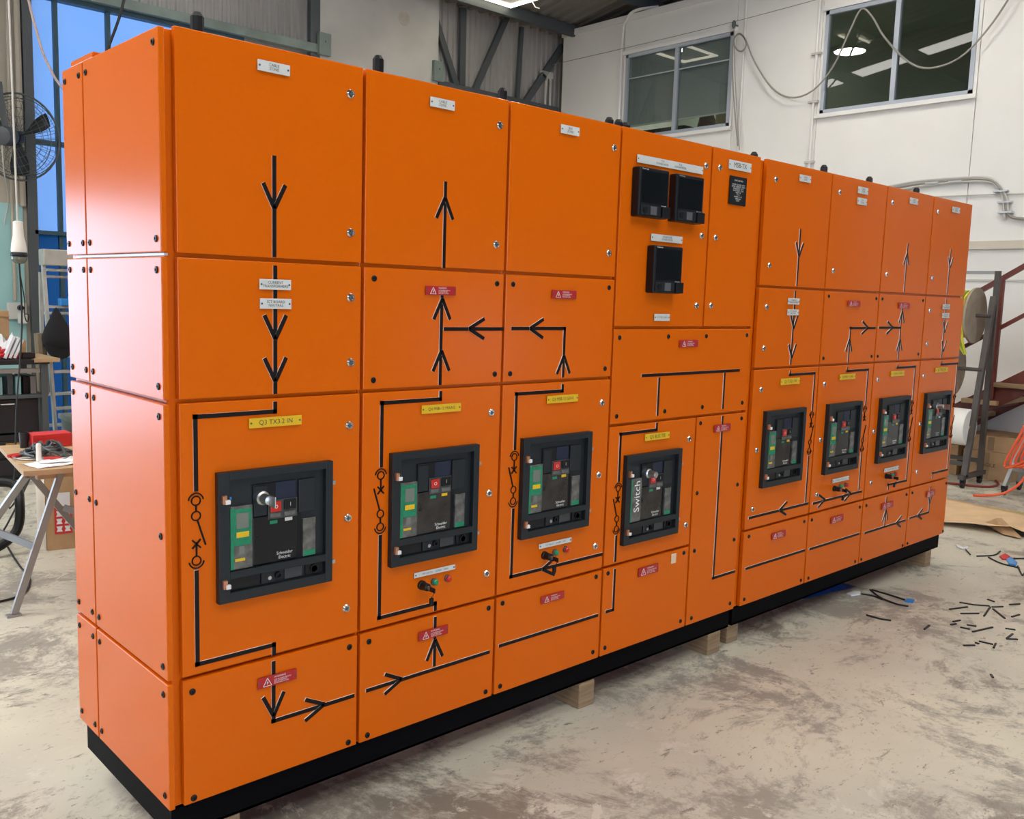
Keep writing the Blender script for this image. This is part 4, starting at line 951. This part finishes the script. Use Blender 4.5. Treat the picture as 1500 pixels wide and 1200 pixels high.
cable('looped_lead', [p0 + Vector((.003, 0, -.2)), on('y', 4.6, 30, 405), on('y', 4.6, 36, 440), on('y', 4.6, 36, 462), on('y', 4.6, 40, 472), on('y', 4.6, 42, 462), on('y', 4.6, 37, 460)], .004, M_BCABLE, 'thin black lead with a small loop at the pendant outlet', 'cable', k=4, n=5)
cable('air_hose', [on('y', 6.5, 38, -20), on('y', 6.5, 44, 10), on('y', 6.5, 52, 40), on('y', 6.5, 62, 75), on('y', 6.5, 74, 102), on('y', 6.5, 86, 122), on('y', 6.5, 110, 150)], .011, mat('pale_pink_hose', (0.55, 0.42, 0.40), rough=.5), 'pale hose sagging across the blue tarp', 'hose', k=4)
cable('roof_cable', [on('y', 6.0, 184, -10), on('y', 6.0, 175, 25), on('y', 6.0, 160, 66), on('y', 6.0, 150, 90)], .012, M_BCABLE, 'dark cable hanging in front of the tarp behind the left cubicle', 'cable', k=4)

# workbench against the wall with black tool cabinet and drawers
wbn = thing('workbench', 'dark steel workbench with a pale timber end at the left edge', 'workbench', (.9, 6.25, 0))
build('bench_top', MB().box((-.3, 5.88, .97), (1.40, 6.55, 1.01), c=.004), M_DKCAB, wbn)
build('timber_end', MB().box((1.28, 5.87, .985), (1.48, 6.45, 1.018), c=.003), M_PLY, wbn)
build('front_rail', MB().box((-.3, 5.90, .90), (1.33, 5.94, .935)), M_LEG, wbn)
for x, y in ((-.28, 5.92), (-.28, 6.5), (1.36, 5.92), (1.36, 6.5)): build('leg', MB().box((x - .025, y - .025, 0), (x + .025, y + .025, .97)), M_DARKSTEEL, wbn)
build('lower_shelf', MB().box((-.3, 5.90, .69), (1.38, 6.5, .715)), M_DARKSTEEL, wbn)
for i, (x, m_) in enumerate(((1.02, M_TEAL), (1.10, M_DARKSTEEL), (1.16, M_TEAL), (1.22, M_BLACK), (1.275, M_LEG))):
    tag(build('binder', MB().box((x, 5.98, .716), (x + .042, 6.25, .716 + (.15 if i != 1 else .19)), c=.004).box((x + .008, 5.976, .75), (x + .034, 5.98, .80)), m_), ('teal', 'grey', 'narrow teal', 'black', 'pale grey')[i] + ' folder standing on the bench shelf, %s in the row' % ('first', 'second', 'third', 'fourth', 'last')[i], 'folder')
tcb = thing('tool_cabinet', 'black tool cabinet under the workbench shelf', 'tool cabinet', (.9, 6.2, .0))
build('cabinet_body', MB().box((.2, 5.96, .40), (1.325, 6.45, .688), c=.006), M_DKCAB, tcb)
build('cabinet_door', MB().box((.22, 5.94, .41), (1.315, 5.959, .68), c=.004), M_DKCAB, tcb)
hd = build('handle', MB().tube([(1.03, 5.93, .645), (1.03, 5.915, .645), (1.13, 5.915, .645), (1.13, 5.93, .645)], .005, 6), M_STEEL, tcb)
build('drawer_chest', MB().box((.2, 5.96, .02), (1.315, 6.45, .385), c=.006), M_DKCAB, tcb)
for z in (.05, .20): build('drawer', MB().box((.22, 5.94, z), (1.305, 5.959, z + .13), c=.004), M_DKCAB, tcb)
build('brass_pull', MB().box((1.06, 5.925, .30), (1.18, 5.94, .32), c=.003), mat('brass_strip', (0.45, 0.28, 0.06), rough=.4, metal=.5), tcb)
# things on the bench
bbx = MB().box((.9, 6.2, 1.011), (1.185, 6.24, 1.40), c=.003).box((.9, 6.19, 1.35), (1.185, 6.2, 1.36))
tag(build('cardboard_board', bbx, M_CARD), 'brown cardboard panel standing on the workbench', 'cardboard')
tag(build('cardboard_box', MB().box((1.20, 6.20, 1.019), (1.31, 6.33, 1.15), c=.003).box((1.20, 6.195, 1.09), (1.31, 6.2, 1.10)), M_CARD), 'small brown box at the bench end below the outlet', 'box')
def heap(cx, cy, z, rx, ry, h, n_, r_, m, seed):
    rn = random.Random(seed); mb = MB()
    for _ in range(n_):
        pts = []; t = rn.uniform(0, 6.28); rad = rn.uniform(.3, 1)
        for j in range(7):
            t += rn.uniform(.3, 1.0); rad = min(1, max(.15, rad + rn.uniform(-.3, .3)))
            pts.append((cx + rx * rad * math.cos(t), cy + ry * rad * math.sin(t), z + r_ + h * (1 - rad * rad) * rn.uniform(.2, 1)))
        mb.tube(arc_smooth(pts, 3), r_, 4)
    return mb
tag(build('red_cable_coil', heap(1.10, 6.02, 1.011, .12, .07, .09, 7, .012, None, 3), M_REDPL, None, True), 'tangle of red cable on the workbench', 'cable coil')
tag(build('plastic_wrap', MB().add(*[(lambda vv, ff: (vv, ff))([(1.02 + .16 * i / 6, 6.04 + .07 * j / 3 + .01 * math.sin(i * 2), 1.09 + .05 * math.sin(i * 1.9 + j) + .03 * j) for j in range(4) for i in range(7)], [(j * 7 + i, j * 7 + i + 1, (j + 1) * 7 + i + 1, (j + 1) * 7 + i) for j in range(3) for i in range(6)])][0]), M_PAPER, None, True), 'crumpled white plastic wrap over the red cable', 'wrapping')
for k, (x0, x1, z1, rt) in enumerate(((1.13, 1.155, 1.20, 0), (1.165, 1.19, 1.19, 0), (1.20, 1.215, 1.17, 0))):
    tag(build('paper_sheaf', MB().bar((x0 - .05, 5.99, 1.02), (x1, 5.99, z1), .02, .1, up=(0, 1, 0)), M_PAPER), 'white paper sheaf leaning on the bench, %s of three' % ('left', 'middle', 'right')[k], 'paper')
tag(build('parts_tray', MB().box((1.20, 5.92, 1.019), (1.30, 6.02, 1.024)).box((1.20, 5.92, 1.019), (1.205, 6.02, 1.06)).box((1.295, 5.92, 1.019), (1.30, 6.02, 1.06)).box((1.20, 5.92, 1.019), (1.30, 5.925, 1.06)).box((1.20, 6.015, 1.019), (1.30, 6.02, 1.06)), M_DKCAB), 'small dark parts tray at the bench end', 'tray')

# ladder with hat, plus the second ladder behind it
def ladder(y, xs0, xs1, ztop, lean, rungs, label, wd=.028):
    e = thing('step_ladder', label, 'ladder', ((xs0 + xs1) / 2, y, 0))
    for x in (xs0, xs1):
        build('stile', MB().bar((x, y - lean, 0.0), (x, y, ztop), wd, .05, up=(0, 1, 0)), M_LADDER, e)
    for z in rungs:
        yy = y - lean * (1 - z / ztop); build('tread', MB().box((xs0 + wd / 2, yy - .05, z - .012), (xs1 - wd / 2, yy + .05, z + .012), c=.003), M_LADDER, e)
    return e
L1 = ladder(6.95, 1.68, 2.10, 1.80, .25, (.48, .82, 1.12, 1.42, 1.76), 'grey step ladder carrying the black hat beside the switchboard')
build('top_cap', MB().box((1.66, 6.86, 1.80), (2.16, 7.02, 1.95), c=.01), M_LADDER, L1)
L2 = ladder(7.25, 1.74, 2.12, 1.74, -.05, (.25, .56, .93, 1.35, 1.70), 'grey ladder standing close behind the hat ladder')
ht = thing('black_hat', 'black brimmed hat hanging on the ladder', 'hat', (1.70, 6.68, 1.05))
mb = MB(); nseg = 20
prof = [(.0, .40), (.02, .385), (.06, .30), (.115, .20), (.14, .12), (.135, .06), (.09, .02), (0, .0)]
mb.lathe([(rr, h) for rr, h in prof], (1.70, 6.68, 1.02), (0, 0, 1), nseg)
for i, v_ in enumerate(mb.v):
    x, y, z = v_; mb.v[i] = (x + .03 * (1.42 - z), 6.68 + (y - 6.68) * .55, z)
build('crown', mb, M_HAT, ht, True)
build('brim', MB().lathe([(.10, 0), (.135, .006), (.13, .012), (.06, .03)], (1.715, 6.665, 1.08), (.15, -.9, .1), 18), M_HAT, ht, True)
cable('canvas_roll', [(1.60, 6.78, .62), (1.585, 6.76, .95), (1.575, 6.75, 1.18)], .05, mat('khaki_canvas', (0.22, 0.17, 0.11), rough=.9), 'khaki canvas roll leaning beside the ladder', 'canvas', k=4, n=10)
ps = thing('storage_box', 'pale plastic box on the floor behind the left side panel', 'box', (2.0, 6.3, 0))
build('box_body', MB().box((1.66, 6.15, .0), (2.1, 6.5, .42), c=.01), mat('grey_plastic_box', (0.35, 0.34, 0.31), rough=.6), ps)
build('box_lid', MB().box((1.64, 6.13, .42), (2.12, 6.52, .47), c=.008), M_LADDER, ps)
tag(build('blue_tool_case', MB().box((1.78, 6.80, 1.433), (2.05, 6.90, 1.50), c=.008).box((1.86, 6.82, 1.50), (1.97, 6.86, 1.52), c=.004), M_BLUE), 'blue tool case on a ladder tread', 'tool case')
tag(build('spray_can', MB().lathe([(.026, 0), (.026, .10), (.012, .115), (.012, .13)], (1.83, 6.85, 1.134), (0, 0, 1), 10), M_REDPL, None, True), 'small red can on the ladder tread right of the hat', 'can')

# trestle table
tt = thing('trestle_table', 'plywood table on grey splayed steel legs at the left', 'table', (.55, 2.75, 0))
ex = Vector((.99, -.12, 0)).normalized(); ey = Vector((.12, .99, 0)).normalized(); c0 = Vector((.245, 2.36, .725))
tp = [c0, c0 + ex * 1.3, c0 + ex * 1.3 + ey * .83, c0 + ey * .83]
build('table_top', MB().prism(tp, (0, 0, 0), (0, 0, .025)), M_PLY, tt)
for a, b in (((.22, 2.51, 0.012), (.44, 2.45, .715)), ((.02, 3.05, .012), (.275, 2.43, .715)), ((.85, 2.95, .012), (.34, 2.72, .715)), ((1.25, 2.30, .012), (1.0, 2.45, .715))):
    lg = build('leg', MB().bar(a, b, .032, .022, up=(0, 1, 0)), M_LEG, tt)
    build('foot', MB().box((a[0] - .035, a[1] - .02, 0), (a[0] + .03, a[1] + .02, .012)), M_LEG, lg)
build('brace', MB().bar((.155, 2.72, .42), (.335, 2.49, .33), .012, .035), mat('blue_grey_steel', (0.33, 0.37, 0.43), rough=.4, metal=.3), tt)
build('brace', MB().bar((.55, 2.80, .45), (1.05, 2.62, .22), .012, .035), M_LEG, tt)
build('top_frame', MB().box((.33, 2.45, .685), (1.35, 2.49, .724)).box((.40, 2.95, .685), (1.4, 2.99, .724)), M_PLY, tt)
zt = .7505
tag(build('red_box', MB().box((.46, 2.98, zt), (.66, 3.1, zt + .075), c=.004).box((.47, 2.977, zt + .055), (.65, 2.98, zt + .06)), M_REDPL), 'bright red box lying on the trestle table', 'box')
tag(build('black_cup', MB().lathe([(.022, 0), (.026, .085), (.022, .085), (.02, .01)], (.435, 3.05, zt), (0, 0, 1), 12), M_DKCAB, None, True), 'dark cup beside the red box on the table', 'cup')
tag(build('cable_pile', heap(.46, 2.72, zt, .14, .17, .075, 22, .006, None, 11), M_DARKSTEEL, None, True), 'pile of grey and black leads on the trestle table', 'cable pile')
tag(build('wire_offcuts', heap(.40, 2.72, zt, .10, .10, .03, 6, .004, None, 5), M_LEG, None, True), 'loose pale wires at the left of the lead pile', 'wires')
for k, (x, y, rz, lb) in enumerate(((.335, 2.78, .5, 'red plier grips at the left of the lead pile'), (.45, 2.585, -.2, 'red plier grips in front of the lead pile'))):
    e = thing('pliers', lb, 'pliers', (x, y, zt), rz)
    for s in (-1, 1): build('grip', MB().tube([(-.05, s * .014, .009), (-.01, s * .018, .009), (.03, s * .006, .009)], .009, 6), M_REDPL, e, True, local=True)
    build('jaw', MB().box((.03, -.01, .002), (.07, .01, .014), c=.002), M_STEEL, e, local=True)
def sheet(x, y, rz, w_, h, lb, z=0.0):
    e = bpy.data.objects
    mb = MB(); n_ = 6; vv = []
    for j in range(n_ + 1):
        for i in range(n_ + 1):
            a, b = i / n_ - .5, j / n_ - .5; X, Y = a * w_, b * h
            vv.append((x + X * math.cos(rz) - Y * math.sin(rz), y + X * math.sin(rz) + Y * math.cos(rz), zt + .002 + z + .012 * max(0, a) ** 2 * 4 + .004 * math.sin(i + j)**2))
    mb.add(vv, [(j * (n_ + 1) + i, j * (n_ + 1) + i + 1, (j + 1) * (n_ + 1) + i + 1, (j + 1) * (n_ + 1) + i) for j in range(n_) for i in range(n_)])
    o = build('paper_sheet', mb, M_PAPER, None, True); md = o.modifiers.new('t', 'SOLIDIFY'); md.thickness = .001
    tag(o, lb, 'paper')
sheet(.42, 2.485, .15, .24, .17, 'white drawing sheet at the front edge of the trestle table'); sheet(.52, 2.55, -.2, .3, .2, 'white drawing sheet against the switchboard on the trestle table', .006)
tag(build('white_tube', MB().lathe([(.012, 0), (.012, .085), (.009, .09)], (.37, 2.56, zt + .006), (0, 0, 1), 10), M_WROLL, None, True), 'small upright white tube on the trestle table', 'tube')

# carton on the floor behind the table
bx = thing('shipping_carton', 'tall carton with a red handling label behind the trestle table', 'carton', (.9, 3.75, 0))
M_CARDW = mat('pale_carton_side', (0.66, 0.55, 0.45), rough=.8)
vA, vB, vC = Vector((.695, 3.62, 0)), Vector((1.30, 3.50, 0)), Vector((.75, 4.0, 0))
P4 = [vA, vB, vB + (vC - vA), vC]
mb = MB().prism([p_ for p_ in P4], (0, 0, 0), (0, 0, .62)); build('carton_body', mb, M_CARD, bx)
nrm = Vector((-(vB - vA).y, (vB - vA).x, 0)).normalized() * -1
def onc(s, z, off=.002): return vA + (vB - vA).normalized() * s + Vector((0, 0, z)) + nrm * off
lm = MB().prism([onc(.045, .10), onc(.145, .10), onc(.145, .27), onc(.045, .27)], (0, 0, 0), nrm * .001); lb_ = build('handling_label', lm, M_REDPL, bx)
lm = MB().prism([onc(.035, .275), onc(.135, .275), onc(.135, .36), onc(.035, .36)], (0, 0, 0), nrm * .001); build('address_label', lm, M_PAPER, bx)
mk_ = MB()
for i in range(2):
    for j in range(3):
        s0, z0 = .055 + i * .045, .115 + j * .048
        mk_.prism([onc(s0, z0, .004), onc(s0 + .035, z0, .004), onc(s0 + .028, z0 + .016, .004), onc(s0 + .035, z0 + .034, .004), onc(s0, z0 + .034, .004), onc(s0 + .007, z0 + .016, .004)], (0, 0, 0), nrm * .0006)
build('handling_symbols', mk_, M_PAPER, lb_)
sd = MB().prism([vA + Vector((-.003, 0, .0)), vC + Vector((-.003, 0, .0)), vC + Vector((-.003, 0, .62)), vA + Vector((-.003, 0, .62))], (0, 0, 0), (-.002, 0, 0)); build('pale_side', sd, M_CARDW, bx)

# vacuum cleaner at the left edge
vc = thing('vacuum_cleaner', 'lime and black drum vacuum cleaner with ribbed hose at the left edge', 'vacuum cleaner', (.22, 3.95, 0))
vx, vy = .27, 4.02
build('drum', MB().lathe([(.16, .06), (.18, .10), (.18, .30), (.165, .33)], (vx, vy, 0), (0, 0, 1), 24), M_VACY, vc, True)
build('motor_head', MB().lathe([(.175, .33), (.17, .37), (.12, .44), (.05, .46)], (vx, vy, 0), (0, 0, 1), 24), M_BLACK, vc, True)
build('hose', MB().tube(arc_smooth([(vx + .15, vy - .05, .40), (vx + .30, vy - .2, .40), (vx + .30, vy - .32, .30), (vx + .265, vy - .36, .14), (vx + .12, vy - .38, .05), (vx - .1, vy - .4, .05)], 6), .028, 10), M_BLACK, vc, True)
for t in range(4):
    a_ = t * math.pi / 2 - .4; q_ = (vx + .17 * math.cos(a_), vy + .17 * math.sin(a_), .035)
    build('castor', MB().lathe([(.034, -.012), (.034, .012)], q_, (1, 0, 0), 12).box((q_[0] - .02, q_[1] - .02, .05), (q_[0] + .02, q_[1] + .02, .09)), M_BLACK, vc, True)
cable('vacuum_lead', [(vx + .25, vy - .2, .02), (.50, 3.62, .008), (.47, 3.35, .007), (.44, 3.05, .007), (.32, 2.80, .007), (.1, 2.78, .007), (-.2, 2.9, .007)], .006, M_BCABLE, 'black lead trailing on the floor under the trestle table', 'cable', k=5)

# ================================================================ right background
rk = thing('reel_rack', 'brown steel A-frame cable reel rack on castors beyond the switchboard', 'rack', (8.06, 1.45, 0))
for y in (.96, 2.0):
    build('leg', MB().bar((7.88, y, .10), (8.20, y, 1.78), .05, .05, up=(0, 1, 0)), M_DKSTEEL, rk)
    build('post', MB().bar((8.25, y, .10), (8.25, y, 2.02), .045, .045), M_DKSTEEL, rk)
    build('base_bar', MB().box((7.80, y - .025, .085), (8.34, y + .025, .125)), M_DKSTEEL, rk)
    for x in (7.86, 8.26):
        cst = build('castor', MB().lathe([(.036, -.014), (.036, .014)], (x, y, .037), (0, 1, 0), 12).box((x - .02, y - .022, .05), (x + .02, y + .022, .086)), M_BLACK, rk)
build('top_bar', MB().box((8.232, .985, 1.99), (8.268, 1.98, 2.02)), M_LEG, rk)
build('tie_bar', MB().box((8.24, .985, .20), (8.26, 1.98, .24)).box((7.90, .985, .20), (7.92, 1.98, .24)), M_DKSTEEL, rk)
AXL = ((8.14, 1.60), (8.05, 1.10), (7.97, .56))
for x, z in AXL: build('axle', MB().tube([(x, .95, z), (x, 2.02, z)], .018, 8), M_DKSTEEL, rk, True)
def reel(x, z, y0, y1, R_, core, label, cm):
    e = thing('cable_reel', label, 'cable reel', (x, (y0 + y1) / 2, z - R_))
    for y in (y0, y1 - .02): build('flange', MB().lathe([(.025, 0), (R_, 0), (R_, .02), (.025, .02)], (x, y, z), (0, 1, 0), 36), M_WOODREEL, e, True)
    mb = MB(); yy = y0 + .03
    while yy < y1 - .03:
        mb.tube([(x + core * math.cos(t), yy, z + core * math.sin(t)) for t in [2 * math.pi * i / 24 for i in range(24)]], .014, 6, closed=True); yy += .027
    build('wound_cable', mb, cm, e, True)
    build('core', MB().lathe([(core - .01, .02), (core - .01, y1 - y0 - .02)], (x, y0, z), (0, 1, 0), 20), M_WOODREEL, e, True)
    return e
r1_ = reel(AXL[0][0], AXL[0][1], 1.08, 1.42, .262, .20, 'timber cable reel with yellow and green wire hanging at the rack top', M_CARD)
for k in range(3):
    y = 1.13 + .025 * k; x, z = AXL[0]
    build('loose_end', MB().tube(arc_smooth([(x - .04, y, z + .225), (x - .17, y, z + .16), (x - .225, y - .01, z), (x - .20, y - .02, z - .22), (x - .17, y - .05 - .02 * k, z - .36)], 5), .011, 6), M_YG if k != 1 else mat('green_cable', (0.18, 0.32, 0.03), rough=.5), r1_, True)
reel(AXL[1][0], AXL[1][1], 1.20, 1.60, .27, .19, 'timber cable reel on the middle axle, mostly hidden by the switchboard', M_CARD)
wrl = thing('paper_roll', 'thick white roll on the lowest axle of the reel rack', 'roll', (AXL[2][0], 1.15, AXL[2][1] - .175))
build('roll_body', MB().lathe([(.03, .98), (.165, .98), (.172, .99), (.172, 1.30), (.165, 1.31), (.03, 1.31)], (AXL[2][0], 0, AXL[2][1]), (0, 1, 0), 32), M_WROLL, wrl, True)
build('roll_core', MB().lathe([(.03, .97), (.03, 1.32), (.02, 1.32), (.02, .97)], (AXL[2][0], 0, AXL[2][1]), (0, 1, 0), 16), M_CARD, wrl, True)

# stair up to the office
st = thing('steel_stair', 'red oxide steel stair with timber treads rising along the office wall', 'stair', (8.9, 0, 0))
SL = .18 / .285
def sz_(y): return .79 + (1.25 - y) * SL        # nosing line
for x in (8.46, 9.22):
    mb = MB(); ya, yb = 2.45, -1.9
    poly = [(x, ya, max(sz_(ya) - .20, .0)), (x, ya, sz_(ya) - .02), (x, yb, sz_(yb) - .02), (x, yb, sz_(yb) - .25), (x, 2.05, max(sz_(2.05) - .27, 0))]
    mb.prism(poly, (0, 0, 0), (.035, 0, 0)); build('stringer', mb, M_RUST, st)
for k in range(-4, 11):
    y = 1.25 - k * .285; z = .79 + k * .18
    if z < .02: continue
    tr_ = build('tread', MB().box((8.40, y - .33, z - .045), (9.26, y - .0, z), c=.005), M_TIMBER if k % 2 else M_PLY, st)
    build('tread_bracket', MB().box((8.497, y - .26, z - .085), (9.218, y - .06, z - .046)), M_RUST, tr_)
def hz(y, o_): return sz_(y) + o_
xr = 8.44
for o_, w_ in ((1.0, .045), (.52, .035)):
    build('handrail', MB().bar((xr, 2.3, hz(2.3, o_)), (xr, -1.8, hz(-1.8, o_)), w_, w_), M_RUST, st)
for y in (2.1, .985, -.2, -1.4): build('baluster', MB().box((xr - .022, y - .022, sz_(y) - .15), (xr + .022, y + .022, hz(y, .98))), M_RUST, st)
# cartons under the stair
def carton(a, b, label, m=M_CARD):
    e = thing('carton', label, 'carton', ((a[0] + b[0]) / 2, (a[1] + b[1]) / 2, a[2]))
    build('carton_body', MB().box(a, b, c=.004), m, e)
    build('tape', MB().box((a[0] - .0015, (a[1] + b[1]) / 2 - .03, a[2] + .01), (a[0] - .0005, (a[1] + b[1]) / 2 + .03, b[2] - .01)), mat('brown_tape', (0.26, 0.16, 0.08), rough=.4), e)
    return e
ce = carton((8.50, .78, .0), (8.98, 1.22, .285), 'lower printed brown carton under the stair')
inst('lettering', text_mesh('FRAGILE', .05, mat('brown_print', (0.10, 0.05, 0.03), rough=.8)), ce, Matrix.Translation((8.497, 1.0, .15)) @ Matrix.Rotation(-math.pi / 2, 4, 'Z'))
carton((8.50, .74, .287), (9.0, 1.20, .44), 'upper flat brown carton under the stair')
carton((8.52, 1.28, 0), (8.95, 1.48, .30), 'brown carton behind the reel rack beside the switchboard end')
# second trestle with orange leads at the picture's right edge
rt = thing('cable_trestle', 'grey steel trestle holding orange leads at the right edge', 'trestle', (8.0, .45, 0))
build('leg', MB().bar((7.87, .60, .08), (8.02, .50, .60), .045, .03, up=(0, 1, 0)), M_LEG, rt)
build('leg', MB().bar((8.25, .60, .08), (8.06, .50, .60), .045, .03, up=(0, 1, 0)), M_LEG, rt)
build('leg', MB().bar((7.87, -.35, .08), (8.02, -.28, .60), .045, .03, up=(0, 1, 0)), M_LEG, rt)
build('leg', MB().bar((8.25, -.35, .08), (8.06, -.28, .60), .045, .03, up=(0, 1, 0)), M_LEG, rt)
build('spacer', MB().bar((7.91, .57, .24), (7.91, -.33, .24), .03, .03), M_LEG, rt)
build('top_bar', MB().box((8.0, -.40, .60), (8.08, .54, .64)), M_LEG, rt)
for x, y in ((7.87, .6), (8.25, .6), (7.87, -.35), (8.25, -.35)):
    build('castor', MB().lathe([(.034, -.012), (.034, .012)], (x, y, .035), (0, 1, 0), 12).box((x - .022, y - .022, .045), (x + .022, y + .022, .085)), M_BLACK, rt)
rl = reel(8.04, .88, .05, .38, .24, .17, 'timber drum of orange lead resting on the trestle at the right edge', M_OCABLE)
for k in range(5):
    x0 = 7.82 - .012 * k; y0_ = .33 + .02 * k
    cable('orange_lead', [(8.0, .36 + .01 * k, 1.0), (7.92, .38 + .012 * k, .86), (x0, y0_ + .06, .52 + .02 * k), (x0 - .01, y0_ + .09 + .02 * k, .36 - .02 * k), (x0, y0_ + .02, .26 + .02 * k), (x0 + .03, y0_ - .06, .45), (7.95, .36, .84)], .012, M_OCABLE, 'loop of orange lead hanging from the drum at the right edge', 'cable', 'orange leads draped on the trestle', k=5)
cable('orange_lead', [(7.93, .33, .80), (7.80, .38, .50), (7.76, .40, .22), (7.70, .52, .06), (7.60, .68, .013), (7.55, .74, .012)], .012, M_OCABLE, 'orange lead running down to the floor from the trestle', 'cable', k=6)
cable('red_lead', [(8.6, .95, .012), (8.3, .80, .011), (8.05, .85, .011), (7.9, 1.25, .011), (7.7, 1.45, .011)], .011, mat('dark_red_cable', (0.25, 0.02, 0.02), rough=.5), 'dark red lead lying on the floor under the reel rack', 'cable', k=5)

# ================================================================ the floor litter
mb = MB(); nx, ny = 26, 10; vv = []
nA, nB, fB, fA = Vector((6.02, 1.0, 0)), Vector((6.42, -.75, 0)), Vector((6.95, -.55, 0)), Vector((7.22, 1.0, 0))
for j in range(ny + 1):
    for i in range(nx + 1):
        a, b = i / nx, j / ny
        p_ = (nA.lerp(nB, a)).lerp(fA.lerp(fB, a), b)
        lift = .03 * math.exp(-((b - .0) / .22) ** 2) * (.35 + .65 * math.sin(a * 3.1)) + .012 * math.sin(a * 17) * (1 - b) + .01
        ridge = .03 * math.exp(-((a - .58 - .1 * b) / .05) ** 2) * (1 - b) * 1.2
        vv.append((p_.x, p_.y, .004 + max(0, lift + ridge)))
mb.add(vv, [(j * (nx + 1) + i, j * (nx + 1) + i + 1, (j + 1) * (nx + 1) + i + 1, (j + 1) * (nx + 1) + i) for j in range(ny) for i in range(nx)])
cs = build('cardboard_sheet', mb, M_CARDP, None, True); md = cs.modifiers.new('t', 'SOLIDIFY'); md.thickness = .004; md.offset = 1
tag(cs, 'large flat sheet of pale brown cardboard curling off the floor', 'cardboard')
fpv = [on('z', .03, 1441, 767), on('z', .085, 1459, 760), on('z', .09, 1467, 760), on('z', .012, 1497, 789), on('z', .012, 1470, 783)]
flp = build('folded_flap', MB().prism(fpv, (0, 0, 0), (.004, 0, .004)), M_CARD, cs)

def FL(px, py, z=.0): return on('z', z, px, py)
def cr(X, Y, s=7.5, ox=1300, oy=850): return (ox + X / s, oy + Y / s)
segs = [((790,243),(950,270),(1120,283)),((680,320),(880,293)),((805,367),(1005,365)),((1060,395),(1130,295)),((1150,295),(1270,290)),((1160,315),(1290,420)),((720,455),(800,440)),((695,490),(755,478)),((870,490),(975,505)),((800,517),(905,538)),((935,567),(1155,517)),((1295,530),(1405,545)),((1305,645),(1430,650)),((1310,640),(1375,590)),((835,717),(960,715)),((1005,670),(1160,705)),((1165,745),(1190,695)),((405,540),(460,495)),((1135,1035),(1160,1070)),((1365,403),(1450,378)),((1340,268),(1455,260)),((965,685),(1005,700)),((1100,210),(1175,237))]
for sg in segs:
    pts = [FL(*cr(*q_), .004) for q_ in sg]
    mb = MB()
    for i in range(len(pts) - 1): mb.bar(pts[i], pts[i + 1], .009, .006)
    tag(build('plastic_offcut', mb, M_BCABLE), 'thin black plastic offcut lying on the bare concrete floor at right', 'offcut', 'black offcuts scattered on the floor')
wsegs = [((280,690),(340,735),(430,770)),((290,690),(400,722),(470,745)),((230,712),(290,722),(345,742)),((260,828),(330,848),(395,858)),((865,505),(960,500),(995,478)),((930,512),(1000,545),(1100,570)),((805,470),(830,497)),((1045,520),(1125,518)),((1090,560),(1115,610),(1125,600)),((430,770),(490,780))]
for sg in wsegs:
    pts = [FL(*cr(q_[0], q_[1], 3.75, 1200, 680), .006) for q_ in sg]
    o = build('wire_scrap', MB().tube(arc_smooth(pts, 4), .005, 5), M_BCABLE, None, True)
    tag(o, 'thin curved black wire scrap on the floor beside the switchboard end', 'wire', 'black wire scraps on the floor')
def scrap(poly, m, label, h=.008):
    pts = [FL(*cr(a, b, 3.75, 1200, 680), .002) for a, b in poly]
    tag(build('floor_scrap', MB().prism(pts, (0, 0, 0), (0, 0, h)), m), label, 'scrap')
scrap([(752,448),(765,450),(790,462),(818,456),(815,466),(785,470),(757,460)], M_PAPER, 'white curved plastic scrap on the floor past the switchboard end')
scrap([(990,510),(1020,496),(1048,512),(1030,528),(1005,526)], M_REDPL, 'red scrap on the floor at the right edge')
scrap([(1028,528),(1050,514),(1088,545),(1078,560),(1040,552)], mat('bright_blue_plastic', (0.08, 0.32, 0.75), rough=.4), 'bright blue scrap touching the red one on the floor')
scrap([(150,716),(190,703),(226,706),(222,720),(175,726)], M_PAPER, 'white paper scrap on the floor under the switchboard edge')
scrap([(468,756),(485,745),(522,750),(515,763)], M_BLUE, 'small blue scrap at the end of the black wires')
# blue bag under the plinth
mb = MB(); vv = []; nx, ny = 10, 6
bA, bB, bC, bD = FL(1185, 880), FL(1262, 862), Vector((4.15, .55, 0)), Vector((3.35, .55, 0))
for j in range(ny + 1):
    for i in range(nx + 1):
        a, b = i / nx, j / ny; p_ = bA.lerp(bB, a).lerp(bD.lerp(bC, a), b)
        e_ = min(1, 6 * min(a, 1 - a)) * min(1, 5 * min(b, 1 - b) + .0)
        vv.append((p_.x, p_.y + .03, .003 + e_ * (.035 + .03 * abs(math.sin(a * 9 + b * 6)))))
mb.add(vv, [(j * (nx + 1) + i, j * (nx + 1) + i + 1, (j + 1) * (nx + 1) + i + 1, (j + 1) * (nx + 1) + i) for j in range(ny) for i in range(nx)])
tag(build('blue_bag', mb, mat('crumpled_blue_plastic', (0.01, 0.05, 0.22), rough=.35), None, True), 'crumpled blue plastic sheet under the farther plinth', 'plastic sheet')
